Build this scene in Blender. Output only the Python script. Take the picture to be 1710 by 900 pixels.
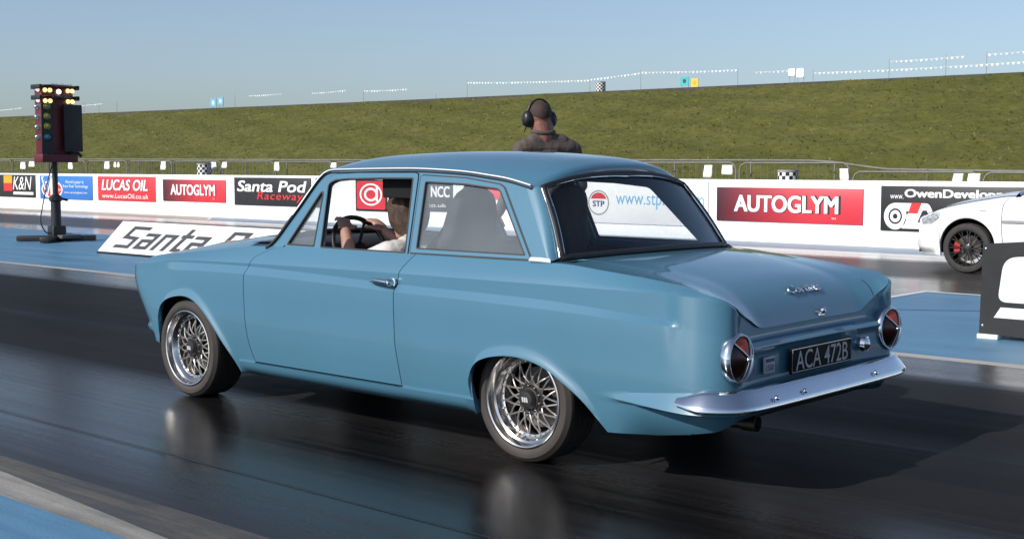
import bpy, bmesh, math, random
import numpy as np
from mathutils import Vector, Matrix
from mathutils.geometry import tessellate_polygon

for o in list(bpy.data.objects):
    bpy.data.objects.remove(o)
SC = bpy.context.scene
COL = SC.collection
R = math.radians
random.seed(7)
RNG = np.random.default_rng(11)

# ------------------------------------------------------------ camera
cam_d = bpy.data.cameras.new('camera')
cam_d.sensor_width = 36.0
cam_d.sensor_fit = 'HORIZONTAL'
cam_d.lens = 2174.8 / 1710.0 * 36.0
cam_d.clip_start = 0.1
cam_d.clip_end = 3000.0
cam = bpy.data.objects.new('camera', cam_d)
COL.objects.link(cam)
YAW, PIT = R(-48.059), R(-4.578)
fwd = Vector((math.cos(PIT) * math.cos(YAW), math.cos(PIT) * math.sin(YAW), math.sin(PIT)))
cam.location = (-3.7446, 4.9459, 1.3044)
cam.rotation_euler = fwd.to_track_quat('-Z', 'Y').to_euler()
SC.camera = cam

# ------------------------------------------------------------ sky and sun
SUN_DIR = Vector((0.37, 1.38, 1.0)).normalized()          # towards the sun
SUN_EL = math.asin(SUN_DIR.z)
SUN_ROT = math.atan2(SUN_DIR.x, SUN_DIR.y)
world = bpy.data.worlds.new('World')
SC.world = world
world.use_nodes = True
wn = world.node_tree.nodes
wl = world.node_tree.links
wn.clear()
wout = wn.new('ShaderNodeOutputWorld')
wbg = wn.new('ShaderNodeBackground')
wsky = wn.new('ShaderNodeTexSky')
wsky.sky_type = 'NISHITA'
wsky.sun_disc = False
wsky.sun_elevation = SUN_EL
wsky.sun_rotation = SUN_ROT
wsky.altitude = 50.0
wsky.air_density = 0.9
wsky.dust_density = 1.3
wsky.ozone_density = 4.2
wbg.inputs['Strength'].default_value = 0.128
whs = wn.new('ShaderNodeHueSaturation')                 # a slightly milky, hazy spring sky
whs.inputs['Saturation'].default_value = 0.84
whs.inputs['Value'].default_value = 1.02
wl.new(wsky.outputs[0], whs.inputs['Color'])
wl.new(whs.outputs[0], wbg.inputs[0])
wl.new(wbg.outputs[0], wout.inputs[0])
sun_d = bpy.data.lights.new('sun', 'SUN')
sun_d.energy = 5.0
sun_d.angle = R(0.55)
sun_d.color = (1.0, 0.955, 0.89)
sun = bpy.data.objects.new('sun', sun_d)
COL.objects.link(sun)
sun.rotation_euler = (-SUN_DIR).to_track_quat('-Z', 'Y').to_euler()
sun.location = (5, 20, 15)
SC.view_settings.view_transform = 'Standard'
SC.view_settings.look = 'None'
SC.view_settings.gamma = 1.0
SC.view_settings.use_curve_mapping = False
SC.view_settings.exposure = 0.0
SC.render.engine = 'CYCLES'
SC.cycles.max_bounces = 8
SC.cycles.transparent_max_bounces = 12
SC.cycles.caustics_reflective = False
SC.cycles.caustics_refractive = False
SC.cycles.use_denoising = True
# ------------------------------------------------------------ materials
def _n(nt, t, **kw):
    n = nt.nodes.new(t)
    for k, v in kw.items():
        setattr(n, k, v)
    return n


def mat(name, col, rough=0.5, metal=0.0, coat=0.0, spec=0.5, var=0.0, vscale=4.0, bump=0.0, bscale=60.0,
        rvar=0.0, stretch=(1, 1, 1), emit=None, estr=0.0, coat_rough=0.03, col2=None, bdist=0.01):
    """Principled surface with noise-driven colour and roughness variation and a little bump."""
    m = bpy.data.materials.new(name)
    m.use_nodes = True
    nt = m.node_tree
    b = nt.nodes['Principled BSDF']
    b.inputs['Base Color'].default_value = (*col, 1)
    b.inputs['Roughness'].default_value = rough
    b.inputs['Metallic'].default_value = metal
    b.inputs['Coat Weight'].default_value = coat
    b.inputs['Coat Roughness'].default_value = coat_rough
    b.inputs['Specular IOR Level'].default_value = spec
    if emit:
        b.inputs['Emission Color'].default_value = (*emit, 1)
        b.inputs['Emission Strength'].default_value = estr
    tc = _n(nt, 'ShaderNodeTexCoord')
    mp = _n(nt, 'ShaderNodeMapping')
    mp.inputs['Scale'].default_value = stretch
    nt.links.new(tc.outputs['Object'], mp.inputs[0])
    if var > 0 or col2 is not None:
        nz = _n(nt, 'ShaderNodeTexNoise')
        nz.inputs['Scale'].default_value = vscale
        nz.inputs['Detail'].default_value = 6
        nz.inputs['Roughness'].default_value = 0.62
        nt.links.new(mp.outputs[0], nz.inputs['Vector'])
        rp = _n(nt, 'ShaderNodeValToRGB')
        c2 = col2 if col2 is not None else tuple(min(1, c * (1 + var)) for c in col)
        c1 = col if col2 is not None else tuple(c * (1 - var) for c in col)
        rp.color_ramp.elements[0].position = 0.33
        rp.color_ramp.elements[1].position = 0.67
        rp.color_ramp.elements[0].color = (*c1, 1)
        rp.color_ramp.elements[1].color = (*c2, 1)
        nt.links.new(nz.outputs['Fac'], rp.inputs[0])
        nt.links.new(rp.outputs[0], b.inputs['Base Color'])
        if rvar > 0:
            mr = _n(nt, 'ShaderNodeMapRange')
            mr.inputs['To Min'].default_value = max(0.02, rough - rvar)
            mr.inputs['To Max'].default_value = min(1, rough + rvar)
            mr.inputs['From Min'].default_value = 0.3
            mr.inputs['From Max'].default_value = 0.7
            nt.links.new(nz.outputs['Fac'], mr.inputs['Value'])
            nt.links.new(mr.outputs[0], b.inputs['Roughness'])
    if bump > 0:
        nb = _n(nt, 'ShaderNodeTexNoise')
        nb.inputs['Scale'].default_value = bscale
        nb.inputs['Detail'].default_value = 4
        nt.links.new(mp.outputs[0], nb.inputs['Vector'])
        bp = _n(nt, 'ShaderNodeBump')
        bp.inputs['Strength'].default_value = bump
        bp.inputs['Distance'].default_value = bdist
        nt.links.new(nb.outputs['Fac'], bp.inputs['Height'])
        nt.links.new(bp.outputs[0], b.inputs['Normal'])
    return m


def glass_mat(name, tint, refl=1.0, dust_veil=0.03, dust_veil_col=(0.5, 0.52, 0.53)):
    """Thin pane: clear tinted transmission, Fresnel gloss and a diffuse film for dust and painted-in sky reflection."""
    m = bpy.data.materials.new(name)
    m.use_nodes = True
    nt = m.node_tree
    nt.nodes.clear()
    out = _n(nt, 'ShaderNodeOutputMaterial')
    tr = _n(nt, 'ShaderNodeBsdfTransparent')
    tr.inputs[0].default_value = (*tint, 1)
    gl = _n(nt, 'ShaderNodeBsdfGlossy')
    gl.inputs['Roughness'].default_value = 0.02
    gl.inputs['Color'].default_value = (refl, refl, refl, 1)
    df = _n(nt, 'ShaderNodeBsdfDiffuse')
    df.inputs[0].default_value = (*dust_veil_col, 1)
    # Schlick reflectance, the same from either face of the pane
    ge = _n(nt, 'ShaderNodeNewGeometry')
    dp = _n(nt, 'ShaderNodeVectorMath', operation='DOT_PRODUCT')
    nt.links.new(ge.outputs['Normal'], dp.inputs[0])
    nt.links.new(ge.outputs['Incoming'], dp.inputs[1])
    ab = _n(nt, 'ShaderNodeMath', operation='ABSOLUTE')
    nt.links.new(dp.outputs['Value'], ab.inputs[0])
    om = _n(nt, 'ShaderNodeMath', operation='SUBTRACT')
    om.inputs[0].default_value = 1.0
    nt.links.new(ab.outputs[0], om.inputs[1])
    pw = _n(nt, 'ShaderNodeMath', operation='POWER')
    pw.inputs[1].default_value = 5.0
    nt.links.new(om.outputs[0], pw.inputs[0])
    fr = _n(nt, 'ShaderNodeMath', operation='MULTIPLY_ADD')
    fr.inputs[1].default_value = 0.93
    fr.inputs[2].default_value = 0.045
    nt.links.new(pw.outputs[0], fr.inputs[0])
    m1 = _n(nt, 'ShaderNodeMixShader')
    m2 = _n(nt, 'ShaderNodeMixShader')
    tc = _n(nt, 'ShaderNodeTexCoord')
    nz = _n(nt, 'ShaderNodeTexNoise')
    nz.inputs['Scale'].default_value = 3.0
    nz.inputs['Detail'].default_value = 5
    nt.links.new(tc.outputs['Object'], nz.inputs['Vector'])
    mr = _n(nt, 'ShaderNodeMapRange')
    mr.inputs['From Min'].default_value = 0.3
    mr.inputs['From Max'].default_value = 0.7
    mr.inputs['To Min'].default_value = dust_veil * 0.7
    mr.inputs['To Max'].default_value = dust_veil * 1.3
    nt.links.new(nz.outputs['Fac'], mr.inputs['Value'])
    nt.links.new(mr.outputs[0], m1.inputs[0])
    nt.links.new(tr.outputs[0], m1.inputs[1])
    nt.links.new(df.outputs[0], m1.inputs[2])
    nt.links.new(fr.outputs[0], m2.inputs[0])
    nt.links.new(m1.outputs[0], m2.inputs[1])
    nt.links.new(gl.outputs[0], m2.inputs[2])
    nt.links.new(m2.outputs[0], out.inputs[0])
    return m


# ------------------------------------------------------------ mesh helpers
def link(o, parent=None):
    COL.objects.link(o)
    if parent is not None:
        o.parent = parent
        o.matrix_parent_inverse = world_of(parent).inverted()
    return o


def world_of(o):
    m = o.matrix_basis.copy()
    if o.parent is not None:
        m = world_of(o.parent) @ o.matrix_parent_inverse @ m
    return m


class MB:
    """Collects faces (world coordinates) and links them as one mesh object."""

    def __init__(self):
        self.v = []
        self.f = []
        self.mi = []
        self.cur = 0

    def add(self, vs, fs):
        k = len(self.v)
        self.v += [tuple(map(float, p)) for p in vs]
        self.f += [tuple(k + i for i in q) for q in fs]
        self.mi += [self.cur] * len(fs)
        return self

    def box(self, c, s, rot=None, bev=0.0):
        hx, hy, hz = s[0] / 2, s[1] / 2, s[2] / 2
        if bev > 0:
            bm = bmesh.new()
            bmesh.ops.create_cube(bm, size=1.0)
            for v in bm.verts:
                v.co = Vector((v.co.x * s[0], v.co.y * s[1], v.co.z * s[2]))
            bmesh.ops.bevel(bm, geom=list(bm.edges), offset=bev, segments=2, affect='EDGES', profile=0.5)
            bm.verts.ensure_lookup_table()
            vs = [v.co.copy() for v in bm.verts]
            fs = [tuple(v.index for v in f.verts) for f in bm.faces]
            bm.free()
        else:
            vs = [Vector((x, y, z)) for x in (-hx, hx) for y in (-hy, hy) for z in (-hz, hz)]
            fs = [(0, 1, 3, 2), (4, 6, 7, 5), (0, 4, 5, 1), (2, 3, 7, 6), (0, 2, 6, 4), (1, 5, 7, 3)]
        if rot is not None:
            vs = [rot @ v for v in vs]
        c = Vector(c)
        return self.add([v + c for v in vs], fs)

    def tube(self, pts, rad, n=8, closed=False, caps=True):
        pts = [Vector(p) for p in pts]
        m = len(pts)
        rads = rad if isinstance(rad, (list, tuple, np.ndarray)) else [rad] * m
        vs, fs = [], []
        prev = None
        for i, p in enumerate(pts):
            if closed:
                t = pts[(i + 1) % m] - pts[i - 1]
            else:
                t = pts[min(i + 1, m - 1)] - pts[max(i - 1, 0)]
            if t.length < 1e-9:
                t = Vector((0, 0, 1))
            t.normalize()
            if prev is None:
                a = Vector((0, 0, 1)) if abs(t.z) < 0.9 else Vector((1, 0, 0))
                nrm = (a - t * a.dot(t)).normalized()
            else:
                nrm = prev - t * prev.dot(t)
                nrm = nrm.normalized() if nrm.length > 1e-6 else prev
            prev = nrm
            bn = t.cross(nrm)
            for k in range(n):
                a = 2 * math.pi * k / n
                vs.append(p + (nrm * math.cos(a) + bn * math.sin(a)) * rads[i])
        for i in range(m if closed else m - 1):
            j = (i + 1) % m
            for k in range(n):
                l = (k + 1) % n
                fs.append((i * n + k, i * n + l, j * n + l, j * n + k))
        if caps and not closed:
            fs.append(tuple(range(n))[::-1])
            fs.append(tuple((m - 1) * n + k for k in range(n)))
        return self.add(vs, fs)

    def lathe(self, prof, origin, axis, n=48, a0=0.0, a1=2 * math.pi, up=None):
        """prof = (r, h) pairs turned about axis through origin."""
        axis = Vector(axis).normalized()
        a = Vector(up) if up else (Vector((0, 0, 1)) if abs(axis.z) < 0.9 else Vector((1, 0, 0)))
        e1 = (a - axis * a.dot(axis)).normalized()
        e2 = axis.cross(e1)
        o = Vector(origin)
        full = abs(a1 - a0 - 2 * math.pi) < 1e-6
        m = n if full else n + 1
        vs, fs = [], []
        for i in range(m):
            t = a0 + (a1 - a0) * i / n
            d = e1 * math.cos(t) + e2 * math.sin(t)
            for (r_, h) in prof:
                vs.append(o + d * r_ + axis * h)
        k = len(prof)
        for i in range(n):
            j = (i + 1) % m
            for q in range(k - 1):
                fs.append((i * k + q, j * k + q, j * k + q + 1, i * k + q + 1))
        return self.add(vs, fs)

    def grid(self, P, flip=False, close_u=False):
        nu, nv = len(P), len(P[0])
        vs = [p for row in P for p in row]
        fs = []
        for i in range(nu if close_u else nu - 1):
            i2 = (i + 1) % nu
            for j in range(nv - 1):
                q = (i * nv + j, i2 * nv + j, i2 * nv + j + 1, i * nv + j + 1)
                fs.append(q[::-1] if flip else q)
        return self.add(vs, fs)

    def poly(self, loops, fn, thick=0.0, ndir=(0, 0, 0)):
        """Flat polygon with holes given as 2D loops, mapped to 3D by fn(a, b); thick extrudes along ndir."""
        L3 = [[Vector((p[0], p[1], 0)) for p in lp] for lp in loops]
        tris = tessellate_polygon(L3)
        flat = [p for lp in loops for p in lp]
        V = [Vector(fn(*p)) for p in flat]
        nd = Vector(ndir)
        nrm = Vector((0, 0, 0))
        T = []
        for t in tris:
            nn = (V[t[1]] - V[t[0]]).cross(V[t[2]] - V[t[0]])
            if nn.length < 1e-12:
                continue
            T.append(t if nn.dot(nd) >= 0 else (t[0], t[2], t[1]))
        n = len(V)
        if thick <= 0:
            return self.add(V, T)
        vs = V + [p - nd * thick for p in V]
        fs = list(T) + [tuple(n + i for i in t[::-1]) for t in T]
        k = 0
        for lp in loops:
            m = len(lp)
            for i in range(m):
                a, b = k + i, k + (i + 1) % m
                fs.append((a, b, n + b, n + a))
            k += m
        return self.add(vs, fs)

    def build(self, name, material, parent=None, smooth=True, angle=35, mirror_y=None, recalc=False, merge=0.0):
        me = bpy.data.meshes.new(name)
        v, f, mi = self.v, self.f, self.mi
        if mirror_y is not None:
            k = len(v)
            v = v + [(p[0], 2 * mirror_y - p[1], p[2]) for p in v]
            f = f + [tuple(k + i for i in q[::-1]) for q in f]
            mi = mi + mi
        me.from_pydata(v, [], f)
        mats = material if isinstance(material, (list, tuple)) else [material]
        for m in mats:
            me.materials.append(m)
        if len(mats) > 1:
            me.polygons.foreach_set('material_index', mi)
        if recalc or merge > 0:
            bm = bmesh.new()
            bm.from_mesh(me)
            if merge > 0:
                bmesh.ops.remove_doubles(bm, verts=bm.verts, dist=merge)
            if recalc:
                bmesh.ops.recalc_face_normals(bm, faces=bm.faces)
            bm.to_mesh(me)
            bm.free()
        me.validate()
        if smooth:
            me.polygons.foreach_set('use_smooth', [True] * len(me.polygons))
            me.set_sharp_from_angle(angle=R(angle))
        me.update()
        o = bpy.data.objects.new(name, me)
        # put the object's own origin at the centre of its geometry base
        if len(me.vertices):
            co = np.empty(len(me.vertices) * 3)
            me.vertices.foreach_get('co', co)
            co = co.reshape(-1, 3)
            c = (co.min(0) + co.max(0)) / 2
            if parent is None:
                c[2] = co[:, 2].min()
            me.vertices.foreach_set('co', (co - c).ravel())
            o.location = c
            me.update()
        link(o)
        if parent is not None:
            o.parent = parent
            o.matrix_parent_inverse = world_of(parent).inverted()
        return o


def tag(o, label=None, cat=None, group=None, kind=None):
    if label:
        o['label'] = label
    if cat:
        o['category'] = cat
    if group:
        o['group'] = group
    if kind:
        o['kind'] = kind
    return o


def empty(name, loc, label, cat, group=None):
    o = bpy.data.objects.new(name, None)
    o.empty_display_size = 0.2
    o.location = loc
    link(o)
    return tag(o, label, cat, group)


def copy_tree(o, delta=Vector((0, 0, 0)), parent=None):
    """A thing with copies of its parts and sub-parts, moved by delta."""
    c = o.copy()
    COL.objects.link(c)
    if parent is None:
        c.location = Vector(o.location) + delta
    else:
        c.parent = parent
        c.matrix_parent_inverse = o.matrix_parent_inverse.copy()
    for ch in list(o.children):
        copy_tree(ch, delta, c)
    return c


def pchip(xs, ys):
    """Monotone cubic through the points."""
    xs = np.array(xs, float)
    ys = np.array(ys, float)
    o = np.argsort(xs)
    xs, ys = xs[o], ys[o]
    h = np.diff(xs)
    d = np.diff(ys) / h
    m = np.zeros_like(xs)
    m[0], m[-1] = d[0], d[-1]
    for i in range(1, len(xs) - 1):
        if d[i - 1] * d[i] > 0:
            w1, w2 = 2 * h[i] + h[i - 1], h[i] + 2 * h[i - 1]
            m[i] = (w1 + w2) / (w1 / d[i - 1] + w2 / d[i])

    def fn(x):
        x = np.clip(np.asarray(x, float), xs[0], xs[-1])
        i = np.clip(np.searchsorted(xs, x) - 1, 0, len(h) - 1)
        t = (x - xs[i]) / h[i]
        h00 = (1 + 2 * t) * (1 - t) ** 2
        h10 = t * (1 - t) ** 2
        h01 = t * t * (3 - 2 * t)
        h11 = t * t * (t - 1)
        return h00 * ys[i] + h10 * h[i] * m[i] + h01 * ys[i + 1] + h11 * h[i] * m[i + 1]
    return fn


def smooth(a, b, x):
    t = np.clip((np.asarray(x, float) - a) / (b - a), 0, 1)
    return t * t * (3 - 2 * t)


def spline(pts, n, closed=False):
    """Catmull-Rom through points, n samples."""
    P = np.array(pts, float)
    m = len(P)
    out = []
    seg = m if closed else m - 1
    for q in range(n):
        s = q / (n if closed else n - 1) * seg
        i = min(int(s), seg - 1)
        t = s - i
        if closed:
            p0, p1, p2, p3 = P[(i - 1) % m], P[i % m], P[(i + 1) % m], P[(i + 2) % m]
        else:
            p1, p2 = P[i], P[i + 1]
            p0 = P[i - 1] if i > 0 else 2 * p1 - p2
            p3 = P[i + 2] if i + 2 < m else 2 * p2 - p1
        out.append(0.5 * ((2 * p1) + (-p0 + p2) * t + (2 * p0 - 5 * p1 + 4 * p2 - p3) * t * t
                          + (-p0 + 3 * p1 - 3 * p2 + p3) * t ** 3))
    return [tuple(p) for p in out]


def rounded(poly, rad, n=6):
    """2D polygon with rounded corners; rad is one number or one per corner."""
    out = []
    m = len(poly)
    for i in range(m):
        p = np.array(poly[i], float)
        a = np.array(poly[i - 1], float) - p
        b = np.array(poly[(i + 1) % m], float) - p
        r_ = rad[i] if isinstance(rad, (list, tuple)) else rad
        la, lb = np.linalg.norm(a), np.linalg.norm(b)
        r_ = min(r_, la * 0.45, lb * 0.45)
        if r_ <= 1e-6:
            out.append(tuple(p))
            continue
        p0, p2 = p + a / la * r_, p + b / lb * r_
        for k in range(n + 1):
            t = k / n
            out.append(tuple((1 - t) ** 2 * p0 + 2 * t * (1 - t) * p + t * t * p2))
    return out


def inset(poly, d):
    """Offset a 2D loop inwards by d (outwards when d is negative), point for point."""
    P = np.array(poly, float)
    m = len(P)
    area = 0.5 * np.sum(P[:, 0] * np.roll(P[:, 1], -1) - np.roll(P[:, 0], -1) * P[:, 1])
    sg = 1 if area > 0 else -1
    out = []
    for i in range(m):
        e1 = P[i] - P[i - 1]
        e2 = P[(i + 1) % m] - P[i]
        n1 = np.array([-e1[1], e1[0]]) / max(1e-9, np.linalg.norm(e1)) * sg
        n2 = np.array([-e2[1], e2[0]]) / max(1e-9, np.linalg.norm(e2)) * sg
        b = n1 + n2
        l2 = b @ b
        b = b * (2 / l2) if l2 > 0.2 else n1
        out.append(tuple(P[i] + b * d))
    return out


_TXT = {}


def text_geo(s, shear=0.0, offset=0.0, space=1.0):
    """Outline of a string in the built-in font as (verts, faces), with width and height."""
    key = (s, shear, offset, space)
    if key in _TXT:
        return _TXT[key]
    cu = bpy.data.curves.new('t', 'FONT')
    cu.body = s
    cu.shear = shear
    cu.offset = offset
    cu.space_character = space
    cu.resolution_u = 4
    ob = bpy.data.objects.new('t', cu)
    COL.objects.link(ob)
    bpy.context.view_layer.update()
    dg = bpy.context.evaluated_depsgraph_get()
    me = bpy.data.meshes.new_from_object(ob.evaluated_get(dg))
    vs = np.array([v.co[:2] for v in me.vertices])
    fs = [tuple(p.vertices) for p in me.polygons]
    bpy.data.objects.remove(ob)
    bpy.data.curves.remove(cu)
    bpy.data.meshes.remove(me)
    lo, hi = vs.min(0), vs.max(0)
    vs = (vs - lo) / (hi - lo)
    _TXT[key] = (vs, fs)
    return _TXT[key]


def add_text(mb, s, fn, w, h, shear=0.0, offset=0.0, space=1.0, nrm=None):
    """String stretched to w x h; fn(a, b) maps its own plane to the world."""
    vs, fs = text_geo(s, shear, offset, space)
    V = [Vector(fn(p[0] * w, p[1] * h)) for p in vs]
    if nrm is not None and fs:
        f0 = max(fs, key=lambda q: (V[q[1]] - V[q[0]]).cross(V[q[2]] - V[q[0]]).length)
        if (V[f0[1]] - V[f0[0]]).cross(V[f0[2]] - V[f0[0]]).dot(Vector(nrm)) < 0:
            fs = [q[::-1] for q in fs]
    mb.add(V, fs)
# ------------------------------------------------------------ measuring from the viewpoint: pixel of the 1710 x 900 photo -> point at depth plane y
_C = Vector(cam.location)
_Q = cam.rotation_euler.to_matrix()


def at(px, py, Y):
    d = _Q @ Vector(((px - 855.0) / 2174.8, (450.0 - py) / 2174.8, -1.0))
    return _C + d * ((Y - _C.y) / d.y)


# ------------------------------------------------------------ ground
def track_mat(name, c1, c2, r1, r2, streak=(0.10, 3.2, 1), patch=0.35, bump=0.22, spec=0.5, grain=0.4, bands=None):
    """Paved surface: long streaks, patches and grain; bands = (y, brightness, roughness) across the lane."""
    m = bpy.data.materials.new(name)
    m.use_nodes = True
    nt = m.node_tree
    b = nt.nodes['Principled BSDF']
    b.inputs['Specular IOR Level'].default_value = spec
    ge = _n(nt, 'ShaderNodeNewGeometry')
    pos = ge.outputs['Position']

    def noise(scale, detail, rough=0.6, vec=None):
        n = _n(nt, 'ShaderNodeTexNoise')
        n.inputs['Scale'].default_value = scale
        n.inputs['Detail'].default_value = detail
        n.inputs['Roughness'].default_value = rough
        nt.links.new(vec or pos, n.inputs['Vector'])
        return n.outputs['Fac']

    def math_(op, a, c):
        n = _n(nt, 'ShaderNodeMath', operation=op)
        for k, v in ((0, a), (1, c)):
            if isinstance(v, (int, float)):
                n.inputs[k].default_value = v
            else:
                nt.links.new(v, n.inputs[k])
        return n.outputs[0]
    mp = _n(nt, 'ShaderNodeMapping')
    mp.inputs['Scale'].default_value = streak
    nt.links.new(pos, mp.inputs[0])
    n1 = noise(1.6, 9, 0.68, mp.outputs[0])
    mp2 = _n(nt, 'ShaderNodeMapping')
    mp2.inputs['Scale'].default_value = (streak[0] * 0.5, streak[1] * 4.5, 1)
    nt.links.new(pos, mp2.inputs[0])
    n4 = noise(1.6, 5, 0.6, mp2.outputs[0])
    n2 = noise(patch, 5)
    n3 = noise(90, 3)
    mx = math_('ADD', math_('ADD', math_('MULTIPLY', n1, 0.42), math_('MULTIPLY', n2, 0.30)), math_('MULTIPLY', n4, 0.28))
    rp = _n(nt, 'ShaderNodeValToRGB')
    rp.color_ramp.elements[0].position = 0.40
    rp.color_ramp.elements[1].position = 0.61
    rp.color_ramp.elements[0].color = (*c1, 1)
    rp.color_ramp.elements[1].color = (*c2, 1)
    nt.links.new(mx, rp.inputs[0])
    g = _n(nt, 'ShaderNodeMix', data_type='RGBA', blend_type='OVERLAY')
    g.inputs[0].default_value = grain
    nt.links.new(rp.outputs[0], g.inputs[6])
    nt.links.new(n3, g.inputs[7])
    colr = g.outputs[2]
    mr = _n(nt, 'ShaderNodeMapRange')
    mr.inputs['From Min'].default_value = 0.36
    mr.inputs['From Max'].default_value = 0.66
    mr.inputs['To Min'].default_value = r1
    mr.inputs['To Max'].default_value = r2
    nt.links.new(mx, mr.inputs['Value'])
    rg = mr.outputs[0]
    if bands:
        sp = _n(nt, 'ShaderNodeSeparateXYZ')
        nt.links.new(pos, sp.inputs[0])
        wob = math_('MULTIPLY', math_('SUBTRACT', n1, 0.5), 0.6)
        yy = math_('ADD', sp.outputs[1], wob)
        lo, hi = bands[0][0], bands[-1][0]
        mq = _n(nt, 'ShaderNodeMapRange')
        mq.inputs['From Min'].default_value = lo
        mq.inputs['From Max'].default_value = hi
        nt.links.new(yy, mq.inputs['Value'])
        br = _n(nt, 'ShaderNodeValToRGB')
        while len(br.color_ramp.elements) < len(bands):
            br.color_ramp.elements.new(0.5)
        for el, (y, k, r_) in zip(br.color_ramp.elements, bands):
            el.position = (y - lo) / (hi - lo)
        for el, (y, k, r_) in zip(br.color_ramp.elements, bands):
            el.color = (k / 2, r_[0], r_[1], 1)
        nt.links.new(mq.outputs[0], br.inputs[0])
        sc = _n(nt, 'ShaderNodeSeparateColor')
        nt.links.new(br.outputs[0], sc.inputs[0])
        cm = _n(nt, 'ShaderNodeVectorMath', operation='SCALE')
        nt.links.new(colr, cm.inputs[0])
        nt.links.new(math_('MULTIPLY', sc.outputs[0], 2.0), cm.inputs['Scale'])
        colr = cm.outputs[0]
        rg = math_('ADD', rg, math_('SUBTRACT', sc.outputs[1], 0.5))
        nt.links.new(sc.outputs[2], b.inputs['Specular IOR Level'])
    nt.links.new(colr, b.inputs['Base Color'])
    nt.links.new(rg, b.inputs['Roughness'])
    bp = _n(nt, 'ShaderNodeBump')
    bp.inputs['Strength'].default_value = bump
    bp.inputs['Distance'].default_value = 0.004
    nt.links.new(n3, bp.inputs['Height'])
    nt.links.new(bp.outputs[0], b.inputs['Normal'])
    return m


M_near = track_mat('rubbered_asphalt', (0.0085, 0.0087, 0.0096), (0.025, 0.025, 0.027), 0.18, 0.42,
                   bands=[(-3.5, 1.9, (0.45, 0.25)), (-2.75, 1.8, (0.46, 0.25)), (-2.5, 0.9, (0.70, 0.02)), (-1.1, 0.85, (0.70, 0.01)), (-0.75, 0.45, (0.66, 0.03)), (-0.45, 0.95, (0.70, 0.01)), (0.35, 1.05, (0.70, 0.01)),
                          (0.62, 0.55, (0.50, 0.12)), (0.95, 0.50, (0.42, 0.20)), (1.35, 0.55, (0.40, 0.26)), (1.7, 0.6, (0.40, 0.36)), (2.2, 1.2, (0.56, 0.15))])
M_far = track_mat('far_lane_asphalt', (0.022, 0.021, 0.020), (0.062, 0.058, 0.054), 0.12, 0.26,
                  bands=[(-13.2, 1.5, (0.47, 0.4)), (-12.2, 1.3, (0.47, 0.4)), (-11.7, 0.7, (0.70, 0.2)), (-9.6, 0.65, (0.70, 0.2)), (-9.1, 1.1, (0.50, 0.4)), (-7.7, 1.3, (0.48, 0.4))])
M_pad = track_mat('grey_asphalt', (0.05, 0.05, 0.05), (0.09, 0.088, 0.085), 0.5, 0.7)
M_blue = track_mat('blue_track_paint', (0.046, 0.140, 0.240), (0.100, 0.225, 0.345), 0.35, 0.62, streak=(0.22, 2.2, 1), patch=0.9, grain=0.35, bump=0.3)
M_conc = track_mat('worn_concrete', (0.12, 0.115, 0.10), (0.30, 0.285, 0.26), 0.5, 0.8, streak=(0.7, 3, 1), patch=1.2)
M_line = track_mat('worn_line', (0.26, 0.235, 0.20), (0.46, 0.43, 0.38), 0.45, 0.7, streak=(0.4, 4, 1), patch=1.0)
M_white_line = track_mat('white_line_paint', (0.42, 0.42, 0.41), (0.66, 0.66, 0.65), 0.45, 0.65, streak=(1, 1, 1), patch=2)
M_seam = mat('tarred_seam', (0.011, 0.011, 0.012), 0.65, var=0.3)
M_bluegrey = track_mat('pale_blue_apron', (0.17, 0.235, 0.31), (0.27, 0.335, 0.41), 0.4, 0.65, streak=(0.3, 2, 1), patch=0.8)


def sheet(name, pts, m, z=0.0):
    mb = MB()
    mb.add([(p[0], p[1], z) for p in pts], [tuple(range(len(pts)))])
    o = mb.build(name, m, smooth=False)
    if o.data.polygons[0].normal.z < 0:
        o.data.flip_normals()
    tag(o, kind='structure')
    return o


XA, XB = -60.0, 160.0
mb = MB()
mb.add([(-900, -900, -0.03), (900, -900, -0.03), (900, 900, -0.03), (-900, 900, -0.03)], [(0, 1, 2, 3)])
tag(mb.build('ground', mat('dry_grass_ground', (0.06, 0.065, 0.03), 0.9, var=0.4), smooth=False), kind='structure')
sheet('blue_apron', [(XA, 2.52), (XB, 2.52), (XB, 14), (XA, 14)], M_blue)
sheet('concrete_edge_strip', [(XA, 2.43), (0.1, 2.425), (1.5, 2.325), (6.0, 2.28), (XB, 2.28), (XB, 2.52), (XA, 2.52)], M_conc)
# the rubber laid over the concrete edge
M_dirt = track_mat('rubber_dusted_concrete', (0.022, 0.020, 0.019), (0.11, 0.098, 0.080), 0.35, 0.7, streak=(0.8, 5, 1), patch=2.0)
sheet('rubber_stained_edge', [(XA, 2.18), (XB, 2.18), (XB, 2.28), (6.0, 2.28), (1.5, 2.325), (0.1, 2.425), (XA, 2.43)], M_dirt)
sheet('near_lane', [(XA, -3.44), (XB, -3.44), (XB, 2.18), (XA, 2.18)], M_near)
sheet('lane_edge_line', [(XA, -3.58), (XB, -3.58), (XB, -3.44), (XA, -3.44)], M_line)
sheet('blue_median', [(XA, -3.58), (XA, -7.86), (2.04, -7.86), (2.04, -6.9), (9.0, -7.9), (24, -8.3), (XB, -8.5), (XB, -3.58)], M_blue)
sheet('far_lane', [(XA, -7.86), (2.04, -7.86), (2.04, -6.9), (9.0, -7.9), (24, -8.3), (XB, -8.5), (XB, -13.1), (XA, -13.1)], M_far)
sheet('wall_apron', [(XA, -14.62), (24.0, -14.62), (22.2, -13.1), (XA, -13.1)], M_bluegrey)
sheet('wall_apron_far', [(24.0, -14.62), (XB, -14.62), (XB, -13.1), (22.2, -13.1)], M_line)
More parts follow.
